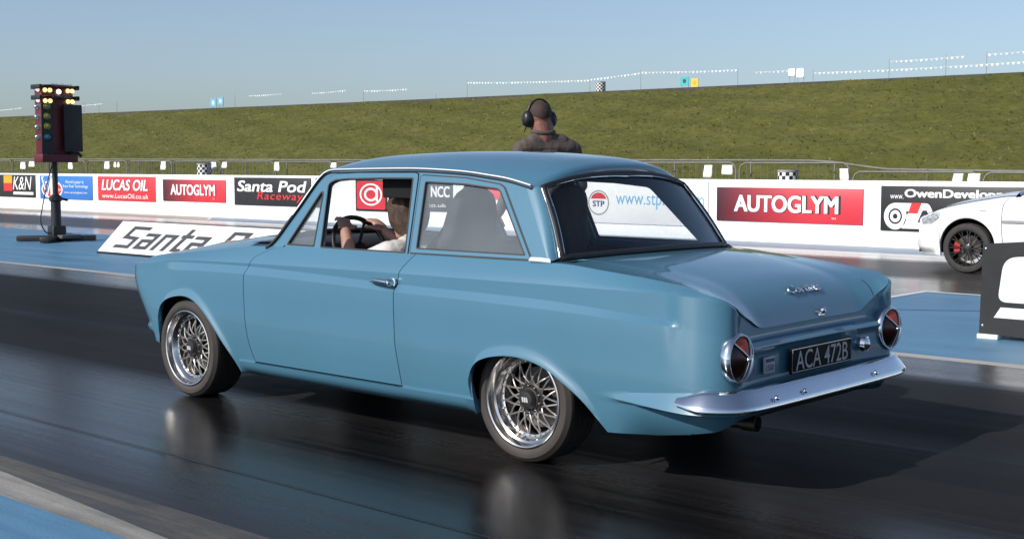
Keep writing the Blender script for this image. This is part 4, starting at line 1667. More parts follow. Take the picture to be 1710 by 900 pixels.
def make_door(sgn):
    dm = fold(doorP, ('u0', 'u1', 'v1'), GAP, 0.022, (0, 1, 0))
    # belt flange and inner trim
    t = doorP[:, 0]
    dm.grid([list(t), list(t + np.array([0, -0.04, -0.002]))])
    d = flip_y(dm, sgn).build('door', M_paint, car, angle=23)
    mb = MB()
    mb.poly([frame_out, vent, win], lambda a, b: side(a, b, 0.004), 0.03, SN)
    fr_ = flip_y(mb, sgn).build('window_frame', M_paint, d, angle=30)
    mb = MB()
    ring(mb, vent, 0.008, 0.006, 0.012)
    ring(mb, win, 0.007, 0.0055, 0.012)
    flip_y(mb, sgn).build('window_seal', M_rubber, d, angle=30)
    mb = MB()
    mb.poly([vent], lambda a, b: side(a, b, -0.006), 0.004, SN)
    flip_y(mb, sgn).build('quarter_light', M_qpane, d, smooth=False)
    # inner trim panel
    mb = MB()
    mb.grid([[(x, 0.655, z) for z in (0.862, 0.70, 0.30)] for x in (1.86, 1.3, 0.74)])
    mb.grid([[(x, y, 0.866) for y in (0.655, 0.70)] for x in (1.80, 0.74)])
    flip_y(mb, sgn).build('inner_trim', M_trim, d, angle=30)
    # handle
    mb = MB()
    zc_ = 0.757
    yb = 0.786
    pts = [(0.905, yb - 0.006, zc_ + 0.001), (0.885, yb + 0.016, zc_ + 0.004), (0.84, yb + 0.026, zc_ + 0.004), (0.79, yb + 0.028, zc_ + 0.002), (0.762, yb + 0.026, zc_)]
    mb.tube(pts, [0.006, 0.0085, 0.010, 0.011, 0.012], 10)
    mb.lathe([(0.0, 0.034), (0.010, 0.032), (0.016, 0.022), (0.017, 0.0), (0.022, -0.002), (0.022, -0.012)], (0.755, yb, zc_ - 0.002), (0, 1, 0), 20)
    mb.box((0.83, yb - 0.002, zc_ - 0.001), (0.155, 0.012, 0.020), bev=0.005)
    flip_y(mb, sgn).build('handle', M_chrome, d, angle=40)
    mb = MB()
    mb.lathe([(0.0, 0.004), (0.012, 0.004), (0.013, -0.006)], (0.80, yb - 0.004, zc_ + 0.03), (0, 1, 0), 16)
    return d


both(make_door)


def make_side(sgn):
    # black lining behind the shut line round the door frame
    mb = MB()
    lo = inset(frame_out, -0.016)
    hi = inset(frame_out, 0.014)
    n = len(lo)
    mb.grid([[side(*lo[i], -0.022), side(*hi[i], -0.022)] for i in range(n)], close_u=True)
    flip_y(mb, sgn).build('door_seal', M_gap, car, smooth=False)
    qf = rounded([(0.715, 0.892), (0.778, 1.246), (0.768, 1.252), (0.476, 1.240), (0.250, 1.213), (0.222, 1.199), (-0.036, 0.896)], 0.008, 3)
    qg = rounded([(0.683, 0.909), (0.741, 1.226), (0.467, 1.217), (0.257, 1.198), (0.236, 1.186), (-0.006, 0.909)], 0.012, 3)
    mb = MB()
    mb.poly([qf, qg], lambda a, b: side(a, b, 0.005), 0.03, SN)
    q = flip_y(mb, sgn).build('side_window', M_paint, car, angle=30)
    mb = MB()
    ring(mb, inset(qf, -0.007), 0.007, 0.003, 0.02)
    ring(mb, qg, 0.006, 0.0065, 0.014)
    flip_y(mb, sgn).build('seal', M_rubber, q, angle=30)
    mb = MB()
    mb.poly([qg], lambda a, b: side(a, b, -0.004), 0.004, SN)
    flip_y(mb, sgn).build('pane', M_qpane, q, smooth=False)
    # gutter: bright strip with dark channel, from scuttle over the windows
    gl = [(1.800, 0.866), (1.770, 0.888), (1.729, 0.931), (1.676, 1.010), (1.628, 1.079), (1.582, 1.152), (1.540, 1.215), (1.515, 1.243), (1.490, 1.262), (1.446, 1.275),
          (1.324, 1.279), (1.065, 1.283), (0.828, 1.284), (0.65, 1.279), (0.479, 1.270), (0.34, 1.256), (0.205, 1.240), (0.06, 1.211)]
    gl = spline(gl, 70)
    mb = MB()
    mb.tube([side(a, b, 0.010) for a, b in gl[14:]], 0.0058, 8)
    g = flip_y(mb, sgn).build('gutter_strip', M_bright, car, angle=50)
    mb = MB()
    mb.tube([side(a, b, 0.006) for a, b in gl[:34]], 0.009, 8)
    mb.tube([side(a + (0.004 if i < 26 else 0), b - 0.0115, 0.001) for i, (a, b) in enumerate(gl[20:])], 0.004, 6)
    flip_y(mb, sgn).build('gutter_seal', M_rubber, car, angle=50)
    # bright plate at the foot of the C pillar
    mb = MB()
    p0 = [side(-0.040, 0.903, 0.012), side(-0.10, 0.904, 0.012), side(-0.150, 0.902, 0.008)]
    p1 = [side(-0.046, 0.884, 0.024), side(-0.10, 0.884, 0.024), side(-0.166, 0.884, 0.016)]
    p2 = [side(-0.046, 0.880, 0.0), side(-0.10, 0.880, 0.0), side(-0.166, 0.880, 0.0)]
    mb.grid([p0, p1, p2])
    flip_y(mb, sgn).build('pillar_trim', M_satin, car, angle=30)


both(make_side)

# ---- rear window and windscreen


def pane_grid(T, B, bulge, nv=28, nu=12, sx=-1):
    P = []
    for i in range(nu + 1):
        t = i / nu
        row = []
        for k in range(nv + 1):
            v = k / nv * 2 - 1
            p = T(v) * (1 - t) + B(v) * t
            p[0] += sx * bulge * math.sin(math.pi * t)
            row.append(p)
        P.append(row)
    return P


def loop_pts(T, B, bulge, sx, sc=1.0, n=26, off=0.0):
    out = []
    vs = np.linspace(-1, 1, n)
    for v in vs:
        out.append(T(v * sc))
    for t in np.linspace(0, 1, 14)[1:-1]:
        p = T(sc) * (1 - t) + B(sc) * t
        p[0] += sx * bulge * math.sin(math.pi * t)
        out.append(p)
    for v in vs[::-1]:
        out.append(B(v * sc))
    for t in np.linspace(1, 0, 14)[1:-1]:
        p = T(-sc) * (1 - t) + B(-sc) * t
        p[0] += sx * bulge * math.sin(math.pi * t)
        out.append(p)
    c = sum(out) / len(out)
    return out, c


rw = MB()
rw.grid(pane_grid(TW, BW, 0.012))
rwo = rw.build('rear_window', M_rpane, car, angle=60)
lp, c = loop_pts(TW, BW, 0.012, -1)
lp1 = [p + np.array([-0.004, 0, 0]) for p in lp]
mb = MB()
mb.tube([Vector(p) for p in lp1], 0.0145, 8, closed=True)
mb.build('rubber_surround', M_rubber, rwo, angle=60)
mb = MB()
lp2 = [p + (c - p) / np.linalg.norm(c - p) * 0.0125 + np.array([-0.012, 0, 0.002]) for p in lp]
mb.tube([Vector(p) for p in lp2], 0.0038, 6, closed=True)
mb.build('bright_strip', M_chrome, rwo, angle=60)
for sg in (1, -1):
    mb = MB()
    mb.tube([Vector(TW(sg) * (1 - t) + BW(sg) * t + np.array([-0.006 - 0.012 * math.sin(math.pi * t), 0.017 * sg, 0.004])) for t in np.linspace(0.03, 1.0, 14)], 0.0032, 6)
    mb.build('side_strip', M_bright, rwo, angle=60)
ws = MB()
ws.grid(pane_grid(TF, BF, 0.01, sx=1))
wso = ws.build('windscreen', M_pane, car, angle=60)
lp, c = loop_pts(TF, BF, 0.01, 1)
mb = MB()
mb.tube([Vector(p) for p in lp], 0.015, 8, closed=True)
mb.build('rubber_surround', M_rubber, wso, angle=60)

# ---- tail lamps: round, with a raised three-way divider
M_amber = mat('amber_lens', (0.42, 0.045, 0.008), 0.35, coat=0.0, spec=0.25, var=0.15, vscale=30, bump=0.3, bscale=260, bdist=0.002)
M_redlens = mat('dark_red_lens', (0.018, 0.003, 0.003), 0.2, coat=0.3, var=0.2, vscale=30, bump=0.3, bscale=260, bdist=0.002)


def tail_lamp(sgn):
    c = Vector((-1.052, 0.641 * sgn, 0.558))
    ax = Vector((-1, -0.05 * sgn, 0.02)).normalized()
    mb = MB()
    mb.lathe([(0.085, -0.03), (0.099, -0.02), (0.102, 0.0), (0.100, 0.012), (0.095, 0.019), (0.089, 0.019), (0.085, 0.012)], c, ax, 48)
    t = mb.build('tail_lamp', M_chrome, car, angle=50)
    up = Vector((0, 0, 1))
    # lens in three sectors, domed to a point
    secs = [(R(-42), R(42), M_amber, 'amber_lens'), (R(42), R(180), M_redlens, 'red_lens'), (R(180), R(318), M_redlens, 'red_lens')]
    for a0, a1, m, nm in secs:
        mb = MB()
        mb.lathe([(0.0, 0.048), (0.02, 0.045), (0.045, 0.036), (0.068, 0.024), (0.084, 0.012)], c, ax, 22, a0, a1, up)
        mb.build(nm, m, t, angle=60)
    mb = MB()
    e1 = (up - ax * up.dot(ax)).normalized()
    e2 = ax.cross(e1)
    for a in (-42, 42, 180):
        d = e1 * math.cos(R(a)) + e2 * math.sin(R(a))
        pts = [c + d * r_ + ax * (h + 0.002) for r_, h in ((0.0, 0.050), (0.02, 0.047), (0.045, 0.038), (0.068, 0.026), (0.088, 0.016))]
        mb.tube(pts, 0.0048, 8)
    mb.lathe([(0.0, 0.060), (0.006, 0.059), (0.010, 0.053), (0.010, 0.044)], c, ax, 14)
    mb.build('divider', M_chrome, t, angle=50)


both(tail_lamp)

# ---- rear bumper: blade wrapped round the corners
pb = [(-0.868, 0.798), (-0.93, 0.800), (-0.99, 0.788), (-1.045, 0.758), (-1.092, 0.712), (-1.118, 0.655), (-1.130, 0.56), (-1.136, 0.35), (-1.138, 0.0)]
pb = spline(pb, 44)
sec0 = [(-0.058, 0.432), (-0.044, 0.4375), (-0.032, 0.434), (-0.020, 0.420), (0.009, 0.382), (0.015, 0.371), (0.015, 0.361), (0.008, 0.355), (-0.012, 0.356), (-0.05, 0.362)]
Pb = []
full = pb + [(x, -y) for x, y in pb[::-1][1:]]
for i, (x, y) in enumerate(full):
    a = np.array(full[max(0, i - 1)])
    b_ = np.array(full[min(len(full) - 1, i + 1)])
    t = (b_ - a) / np.linalg.norm(b_ - a)
    n = np.array([-t[1], t[0]])
    if n @ (np.array([x, y]) - np.array([0, 0])) < 0:
        n = -n
    k = min(i, len(full) - 1 - i)
    taper = float(smooth(-2, 12, k))
    zm = 0.385
    Pb.append([(x + n[0] * dd * (0.35 + 0.65 * taper), y + n[1] * dd * (0.35 + 0.65 * taper), zm + (z - zm) * (0.30 + 0.70 * taper)) for dd, z in sec0])
mb = MB()
mb.grid(Pb)
mb.add(Pb[0], [tuple(range(len(sec0)))])
mb.add(Pb[-1], [tuple(range(len(sec0)))[::-1]])
bmp = mb.build('rear_bumper', M_chrome, car, angle=42, recalc=True)
for y in (0.50, 0.28, -0.34):
    mb = MB()
    mb.lathe([(0.0, 0.006), (0.006, 0.0055), (0.010, 0.002), (0.011, -0.004)], (-1.147, y, 0.398), Vector((-0.8, 0, 0.55)), 14)
    mb.build('bumper_bolt', M_chrome, bmp, angle=50)

# ---- number plate
M_plate = mat('black_plate', (0.006, 0.006, 0.007), 0.6, var=0.2, spec=0.15)
M_silver = mat('silver_digit', (0.46, 0.46, 0.46), 0.5, metal=0.0, var=0.08)
px_ = -1.062
mb = MB()
mb.box((px_, 0.0, 0.504), (0.012, 0.520, 0.108), bev=0.004)
pl = mb.build('number_plate', M_plate, car, angle=30)
mb = MB()
add_text(mb, 'ACA 472B', lambda a, b: (px_ - 0.0075, 0.222 - a, 0.463 + b), 0.444, 0.080, offset=0.004, nrm=(-1, 0, 0))
mb.build('lettering', M_silver, pl, smooth=False)
mb = MB()
w, h = 0.251, 0.047
loop = [(0.0 + sx * w, 0.504 + sz * h) for sx, sz in ((-1, -1), (1, -1), (1, 1), (-1, 1))]
mb.tube([Vector((px_ - 0.0065, a, b)) for a, b in loop], 0.0022, 6, closed=True)
mb.build('border', M_silver, pl, angle=50)

# ---- badge, filler cap, boot script and catch
M_badge = mat('pale_badge', (0.42, 0.44, 0.47), 0.4, var=0.1)
mb = MB()
mb.box((-1.058, 0.418, 0.508), (0.010, 0.080, 0.066), bev=0.003)
bd = mb.build('badge', M_badge, car, angle=30)
mb = MB()
mb.box((-1.0635, 0.418, 0.528), (0.003, 0.066, 0.014))
add_text(mb, '1500', lambda a, b: (-1.0645, 0.447 - a, 0.486 + b), 0.058, 0.026, offset=0.0, nrm=(-1, 0, 0))
mb.build('badge_print', M_navy, bd, smooth=False)
mb = MB()
mb.lathe([(0.0, 0.046), (0.012, 0.045), (0.030, 0.034), (0.036, 0.016), (0.030, 0.008), (0.030, -0.02)], (-1.045, -0.385, 0.512), (-1, 0, 0), 28)
for k in range(6):
    a = k * math.pi / 3
    mb.box((-1.067, -0.385 + 0.033 * math.cos(a), 0.512 + 0.033 * math.sin(a)), (0.02, 0.006, 0.006))
mb.build('filler_cap', M_chrome, car, angle=40)


def deck_at(x, y):
    c0 = deck.reshape(-1, 3)
    d2 = (c0[:, 0] - x) ** 2 + (c0[:, 1] - y) ** 2
    k = np.argsort(d2)[:4]
    w_ = 1 / (d2[k] + 1e-6)
    return float((c0[k, 2] * w_).sum() / w_.sum())


mb = MB()
add_text(mb, 'Cortina', lambda a, b: (-0.952 + b * 0.62 - 0.007, 0.085 - a, deck_at(-0.952 + b * 0.62, 0.085 - a) + 0.004), 0.265, 0.055, shear=0.35, offset=0.01, nrm=(-0.5, 0, 1))
sc_ = mb.build('boot_script', M_chrome, car, angle=30)
md = sc_.modifiers.new('thickness', 'SOLIDIFY')
md.thickness = 0.005
md.offset = 0
mb = MB()
zz = deck_at(-1.005, -0.088)
mb.lathe([(0.0, 0.030), (0.010, 0.027), (0.015, 0.016), (0.012, 0.006), (0.018, 0.0), (0.018, -0.01)], (-1.004, -0.088, zz), Vector((-0.85, 0, 0.5)), 20)
mb.box((-1.012, -0.088, zz - 0.012), (0.012, 0.05, 0.012), bev=0.004)
mb.build('boot_catch', M_chrome, car, angle=40)

# ---- exhaust, underside
M_exh = mat('sooty_steel', (0.05, 0.045, 0.042), 0.45, metal=0.6, var=0.3)
mb = MB()
mb.lathe([(0.024, -0.5), (0.024, -0.07), (0.033, -0.065), (0.034, 0.0), (0.031, 0.002), (0.028, -0.02), (0.028, -0.12), (0.0, -0.12)], (-1.00, 0.40, 0.260), Vector((-1, -0.08, 0.01)), 24)
mb.build('exhaust_pipe', M_exh, car, angle=40)
mb = MB()
for x0, x1 in ((0.36, 1.95), (-0.30, 0.36), (-0.96, -0.28), (1.95, 2.85)):
    wheelbay = (x0, x1) in ((-0.30, 0.36), (1.95, 2.85))
    yw = 0.47 if wheelbay else 0.68
    if x0 < -0.9:
        mb.box((-0.63, 0.0, 0.325), (0.66, 1.16, 0.14), bev=0.05)
        continue
    mb.box(((x0 + x1) / 2, 0, 0.30), (x1 - x0, 2 * yw, 0.15 if not wheelbay else 0.2))
mb.box((2.62, 0, 0.55), (0.75, 0.94, 0.40))
mb.box((-0.66, 0, 0.50), (0.56, 1.16, 0.38))
mb.box((0.02, 0, 0.56), (0.66, 0.94, 0.42))
# wheel housings
for xc_ in (0.0, 2.40):
    for s in (1, -1):
        rr = 0.37 if xc_ > 1 else 0.34
        Pq = []
        for k in range(25):
            a = math.pi * (k / 24)
            Pq.append([(xc_ + rr * math.cos(a), s * y, 0.24 + (rr * 0.92 if xc_ > 1 else 0.30) * math.sin(a)) for y in (0.47, 0.725)])
        mb.grid(Pq)
        mb.box((xc_, s * 0.465, 0.45), (0.7, 0.02, 0.42))
mb.box((-0.98, 0, 0.38), (0.08, 1.2, 0.08))
mb.build('underbody', M_under, car, angle=40)

# ---- nose: recessed grille, round headlamps
M_grille = mat('grille_alloy', (0.5, 0.5, 0.5), 0.3, metal=1.0, var=0.1)
mb = MB()
for k in range(9):
    mb.box((3.045 - 0.012 * k, 0, 0.66 - 0.022 * k), (0.02, 0.92, 0.007))
mb.build('grille', M_grille, car, angle=30)


def headlamp(s):
    mb = MB()
    mb.lathe([(0.0, 0.030), (0.05, 0.022), (0.078, 0.0)], (3.04, 0.58 * s, 0.585), (1, 0, 0), 28)
    h = mb.build('headlamp', mat('lamp_glass', (0.6, 0.62, 0.63), 0.08, coat=1, var=0.05), car, angle=60)
    mb = MB()
    mb.lathe([(0.078, -0.03), (0.092, -0.01), (0.088, 0.012), (0.076, 0.006)], (3.04, 0.58 * s, 0.585), (1, 0, 0), 28)
    mb.build('lamp_rim', M_chrome, h, angle=50)


both(headlamp)

# ---- cabin
mb = MB()
hl = roofP[1:-3].copy()
hl[:, :, 2] -= 0.022
hl[:, :, 1] *= 0.975
mb.grid([list(r) for r in hl])
mb.build('headlining', M_head, car, angle=60)
mb = MB()
mb.grid([[(-0.24, y, 0.895), (-0.10, y, 0.885), (0.03, y, 0.880), (0.05, y, 0.70), (0.12, y, 0.45)] for y in np.linspace(-0.66, 0.66, 9)])
mb.build('parcel_shelf', M_trim, car, angle=40)
mb = MB()
mb.box((0.16, 0, 0.62), (0.16, 1.22, 0.46), Matrix.Rotation(R(-12), 3, 'Y'), bev=0.05)
mb.box((0.36, 0, 0.42), (0.46, 1.22, 0.16), bev=0.05)
mb.build('rear_seat', M_seat, car, angle=60)
mb = MB()
mb.grid([[(x, 0.66, z) for z in (0.862, 0.60)] for x in (0.72, 0.06)])
mb.grid([[(x, y, 0.866) for y in (0.66, 0.70)] for x in (0.72, -0.12)])
far(mb).build('rear_trim', M_trim, car, angle=40)
mb = MB()
pr = spline([(2.02, 0.905), (1.80, 0.915), (1.66, 0.905), (1.58, 0.86), (1.60, 0.76), (1.66, 0.62)], 16)
mb.grid([[(x + 0.0 * y, y, z - 0.018 * (y / 0.66) ** 2) for x, z in pr] for y in np.linspace(-0.655, 0.655, 14)])
mb.build('dashboard', M_trim, car, angle=50)


def bucket(yc, x0, m, lean=14):
    """High-backed front seat."""
    mb = MB()
    rot = Matrix.Rotation(R(-lean), 3, 'Y')
    base = Vector((x0, yc, 0.36))
    secs = []
    for t in np.linspace(0, 1, 26):
        z = 0.02 + 0.84 * t
        hw = float(np.interp(t, [0, .12, .45, .66, .74, .86, .95, 1.0], [.20, .245, .25, .225, .16, .15, .125, .05]))
        th = float(np.interp(t, [0, .3, .7, 1], [.09, .085, .065, .035]))
        ring_ = []
        for k in range(24):
            a = 2 * math.pi * k / 24
            cx_, sy_ = math.cos(a), math.sin(a)
            ex = abs(cx_) ** 0.55 * math.copysign(1, cx_) * th
            ey = abs(sy_) ** 0.55 * math.copysign(1, sy_) * hw
            wing = 0.05 * (abs(ey) / 0.25) ** 3 * float(np.interp(t, [0, .2, .6, .75], [1, 1, .8, 0]))
            ring_.append(base + rot @ Vector((ex + wing, ey, z)))
        secs.append(ring_)
    n = 24
    vs = [p for r_ in secs for p in r_]
    fs = [(i * n + k, i * n + (k + 1) % n, (i + 1) * n + (k + 1) % n, (i + 1) * n + k) for i in range(25) for k in range(n)]
    fs.append(tuple(25 * n + k for k in range(n)))
    fs.append(tuple(range(n))[::-1])
    mb.add(vs, fs)
    s = mb.build('front_seat', m, car, angle=60)
    mb = MB()
    mb.box((x0 + 0.27, yc, 0.37), (0.52, 0.48, 0.14), Matrix.Rotation(R(-8), 3, 'Y'), bev=0.05)
    mb.build('cushion', m, s, angle=60)
    return s


bucket(0.36, 0.80, M_seat, 13)
bucket(-0.36, 0.80, M_seat, 13)
# steering wheel in front of the driver
sw_c = Vector((1.475, 0.34, 0.865))
sw_ax = Vector((-0.90, 0, 0.43)).normalized()
e1 = (Vector((0, 0, 1)) - sw_ax * sw_ax.z).normalized()
e2 = sw_ax.cross(e1)
mb = MB()
mb.tube([sw_c + (e1 * math.cos(a) + e2 * math.sin(a)) * 0.178 for a in np.linspace(0, 2 * math.pi, 40, endpoint=False)], 0.013, 8, closed=True)
sw = mb.build('steering_wheel', M_rubber, car, angle=60)
mb = MB()
for a in (90, 210, 330):
    a = R(a)
    mb.tube([sw_c + sw_ax * -0.03, sw_c + (e1 * math.cos(a) + e2 * math.sin(a)) * 0.172], 0.009, 8)
mb.lathe([(0.0, 0.01), (0.035, 0.005), (0.04, -0.04)], sw_c, sw_ax, 20)
mb.tube([sw_c, sw_c - sw_ax * 0.4], 0.02, 10)
mb.build('spoke', M_trim, sw, angle=60)
# black panel added to stand in for the dark mass by the driver's head; mirror
mb = MB()
mb.box((0.965, 0.50, 1.196), (0.31, 0.016, 0.110), bev=0.007)
mb.build('dark_mass_panel', M_gap, car, angle=40)
mb = MB()
mb.box((1.55, -0.02, 1.235), (0.025, 0.20, 0.055), bev=0.010)
mb.tube([(1.56, -0.02, 1.25), (1.62, -0.02, 1.29)], 0.006, 6)
mb.build('rear_view_mirror', M_trim, car, angle=40)
# door mirror on the far side
mb = MB()
mb.tube([(1.62, -0.74, 0.86), (1.62, -0.80, 0.93)], 0.008, 8)
mb.lathe([(0.0, 0.045), (0.035, 0.036), (0.056, 0.012), (0.058, 0.0), (0.052, -0.003), (0.0, -0.003)], (1.62, -0.815, 0.965), (1, 0, 0), 28)
mb.build('door_mirror', M_chrome, car, angle=50)


# ---- wheels
M_tyre = mat('tyre_rubber', (0.030, 0.027, 0.025), 0.75, var=0.25, vscale=14, bump=0.15, bscale=160, bdist=0.003)
M_tyre2 = mat('dusty_sidewall', (0.040, 0.034, 0.030), 0.75, var=0.22, vscale=5, bump=0.12, bscale=90, bdist=0.003)
M_rim = mat('polished_rim', (0.60, 0.59, 0.58), 0.17, metal=1.0, var=0.06, vscale=10, bump=0.04, bscale=30, bdist=0.003)
M_mesh = mat('gunmetal_spokes', (0.36, 0.345, 0.33), 0.40, metal=0.8, var=0.15, vscale=10)
M_hub = mat('dark_hub', (0.035, 0.034, 0.034), 0.4, metal=0.4, var=0.2)
M_disc = mat('brake_disc', (0.10, 0.095, 0.09), 0.5, metal=0.8, var=0.2)


def wheel(xc_, yo, s, Rt=0.2765, Rr=0.2145, width=0.20, dish=0.060, steer=0.0, spin=0.0):
    """Mesh-spoked split-rim wheel; yo = outer face distance from the car's middle, s = side."""
    c = Vector((xc_, s * yo, Rt))
    ax = Vector((0, s, 0))
    if steer:
        ax = Matrix.Rotation(steer, 3, 'Z') @ ax
    mb = MB()
    # carcass profile (r, h), h = 0 at the outer sidewall
    w = width
    mb.cur = 1
    mb.lathe([(Rr - 0.004, -0.014), (Rr + 0.002, -0.004), (Rr + 0.012, 0.002), (Rr + 0.026, 0.004), (Rr + 0.040, 0.001), (Rt - 0.012, -0.010), (Rt - 0.005, -0.017)], c, ax, 64)
    mb.cur = 0
    tread = [(Rt - 0.005, -0.017), (Rt - 0.001, -0.026)]
    for k in range(4):
        h0 = -0.03 - k * (w - 0.05) / 4
        h1 = -0.03 - (k + 1) * (w - 0.05) / 4
        tread += [(Rt, h0), (Rt, h1 + 0.008), (Rt - 0.006, h1 + 0.006), (Rt - 0.006, h1 + 0.002)]
    tread += [(Rt, -w + 0.02), (Rt - 0.006, -w + 0.008), (Rt - 0.02, -w), (Rr, -w + 0.01), (Rr - 0.03, -w + 0.02)]
    mb.lathe(tread, c, ax, 64)
    wh_ = empty('wheel', (xc_, s * yo, Rt), None, None)
    wh_.parent = car
    wh_.matrix_parent_inverse = world_of(car).inverted()
    mb.build('tyre', [M_tyre, M_tyre2], wh_, angle=35)
    mb = MB()
    rl = Rr * 0.785
    mb.lathe([(Rr - 0.008, -0.012), (Rr - 0.001, -0.006), (Rr - 0.001, -0.001), (Rr - 0.006, 0.001), (Rr - 0.012, -0.002), (Rr - 0.016, -0.014), (Rr - 0.020, -0.030),
              (Rr - 0.030, -0.036), (Rr - 0.036, -dish + 0.004), (rl + 0.006, -dish), (rl, -dish + 0.004), (rl - 0.008, -dish + 0.002), (rl - 0.012, -dish - 0.015), (rl - 0.012, -0.15)], c, ax, 72)
    rim_mb = mb
    e1_ = (Vector((0, 0, 1)) - ax * ax.z).normalized()
    e2_ = ax.cross(e1_)

    def pol(r_, a, h):
        return c + (e1_ * math.cos(a) + e2_ * math.sin(a)) * r_ + ax * h
    mb = MB()
    ns = 15
    ro, ri = rl - 0.006, 0.066
    for k in range(ns):
        a = 2 * math.pi * k / ns + spin
        for dd in (-1, 1):
            a1 = a + dd * 2 * math.pi / ns * 1.0
            pts = []
            for q in range(6):
                t = q / 5
                # straight bar from hub angle a to rim angle a1
                p0 = np.array([ri * math.cos(a), ri * math.sin(a)])
                p1 = np.array([ro * math.cos(a1), ro * math.sin(a1)])
                p = p0 + (p1 - p0) * t
                h = -dish + 0.012 * math.sin(math.pi * min(1, t * 1.2)) - 0.010 * t + (0.001 * dd)
                pts.append(c + e1_ * p[0] + e2_ * p[1] + ax * h)
            mb.tube(pts, 0.0043, 6)
    mb.build('spokes', M_mesh, wh_, angle=50)
    mb = MB()
    mb.lathe([(0.074, -dish - 0.02), (0.074, -dish + 0.004), (0.066, -dish + 0.010), (0.056, -dish + 0.008), (0.052, -dish + 0.016), (0.044, -dish + 0.018), (0.042, -dish + 0.030), (0.034, -dish + 0.040),
              (0.020, -dish + 0.043), (0.0, -dish + 0.043)], c, ax, 36)
    hb = mb.build('hub_cap', M_hub, wh_, angle=35)
    mb = MB()
    for k in range(-1, 2):
        mb.box(pol(0.012 * k, math.pi / 2 * s, -dish + 0.0445), (0.009, 0.003, 0.022), Matrix.Rotation(R(14), 3, 'Y'))
    mb.build('hub_emblem', M_silver, hb, smooth=False)
    mb = rim_mb
    nb = 32
    for k in range(nb):
        a = 2 * math.pi * (k + 0.5) / nb + spin
        p = pol(rl - 0.002, a, -dish + 0.003)
        mb.lathe([(0.0, 0.006), (0.004, 0.0055), (0.0048, 0.0)], p, ax, 6)
    for k in range(10):
        a = 2 * math.pi * k / 10 + spin
        mb.lathe([(0.0, 0.014), (0.004, 0.013), (0.005, 0.0)], pol(0.060, a, -dish + 0.006), ax, 6)
    mb.build('rim', M_rim, wh_, angle=42)
    mb = MB()
    mb.lathe([(0.0, -0.125), (0.135, -0.125), (0.135, -0.135), (0.0, -0.135)], c, ax, 40)
    mb.build('brake_disc', M_disc, wh_, angle=40)
    return wh_


wheel(0.0, 0.716, 1, dish=0.066, spin=0.07)
wheel(0.0, 0.716, -1, dish=0.066)
wheel(2.489, 0.752, 1, dish=0.058, spin=0.02, width=0.21)
wheel(2.489, 0.752, -1, dish=0.058, width=0.21)
# ------------------------------------------------------------ starting lights
tx, ty = 17.05, -6.47
tree = empty('starting_light_tree', (tx, ty, 0), 'tall black and red drag strip starting light tree on a pole with cross base', 'starting lights')
M_tblk = mat('black_steel', (0.014, 0.014, 0.016), 0.5, var=0.25, vscale=4)
M_tred = mat('dark_red_panel', (0.10, 0.010, 0.014), 0.5, var=0.25, vscale=5)
M_tbase = mat('grey_steel_plate', (0.09, 0.085, 0.085), 0.6, var=0.25)
M_oliv = mat('unlit_amber_lamp', (0.20, 0.19, 0.04), 0.25, coat=0.6, var=0.1)
M_grn = mat('unlit_green_lamp', (0.03, 0.10, 0.16), 0.25, coat=0.6, var=0.1)
M_lit = mat('lit_stage_bulb', (0.9, 0.8, 0.4), 0.3, emit=(1.0, 0.80, 0.30), estr=1.6, var=0.02)
M_litw = mat('lit_white_bulb', (0.9, 0.85, 0.8), 0.3, emit=(1.0, 0.90, 0.75), estr=1.8, var=0.02)
M_litr = mat('lit_pink_bulb', (0.9, 0.6, 0.6), 0.3, emit=(1.0, 0.62, 0.58), estr=1.3, var=0.02)
# mast
mb = MB()
mb.tube([(tx, ty, 0.05), (tx, ty, 0.72)], 0.085, 14)
mb.tube([(tx, ty, 0.70), (tx, ty, 1.42)], 0.048, 14)
mb.lathe([(0.085, 0.0), (0.11, 0.02), (0.11, 0.07), (0.05, 0.13)], (tx, ty, 0.68), (0, 0, 1), 16)
mb.tube([(tx, ty - 0.06, 0.74), (tx, ty - 0.22, 0.70)], 0.022, 8)
mb.box((tx - 0.05, ty + 0.02, 0.16), (0.22, 0.24, 0.22), bev=0.02)
mb.build('mast', M_tblk, tree, angle=40)
mb = MB()
dirs = [Vector((0.50, 0.62, 0)).normalized(), Vector((0.55, -0.58, 0)).normalized()]
for d in dirs:
    rot = Matrix.Rotation(math.atan2(d.y, d.x), 3, 'Z')
    mb.box((tx, ty, 0.055), (1.30, 0.16, 0.09), rot, bev=0.012)
mb.build('cross_base', M_tblk, tree, angle=40)
mb = MB()
mb.box((tx - 0.12, ty - 0.1, 0.085), (0.42, 0.36, 0.06), bev=0.01)
mb.build('base_plate', M_tbase, tree, angle=40)
mb = MB()
mb.tube(spline([(tx - 0.02, ty + 0.06, 1.30), (tx - 0.03, ty + 0.16, 1.0), (tx - 0.03, ty + 0.26, 0.6), (tx - 0.03, ty + 0.30, 0.35), (tx - 0.05, ty + 0.22, 0.16), (tx - 0.06, ty + 0.1, 0.15)], 24), 0.010, 6)
mb.build('cable', M_rubber, tree, angle=60)
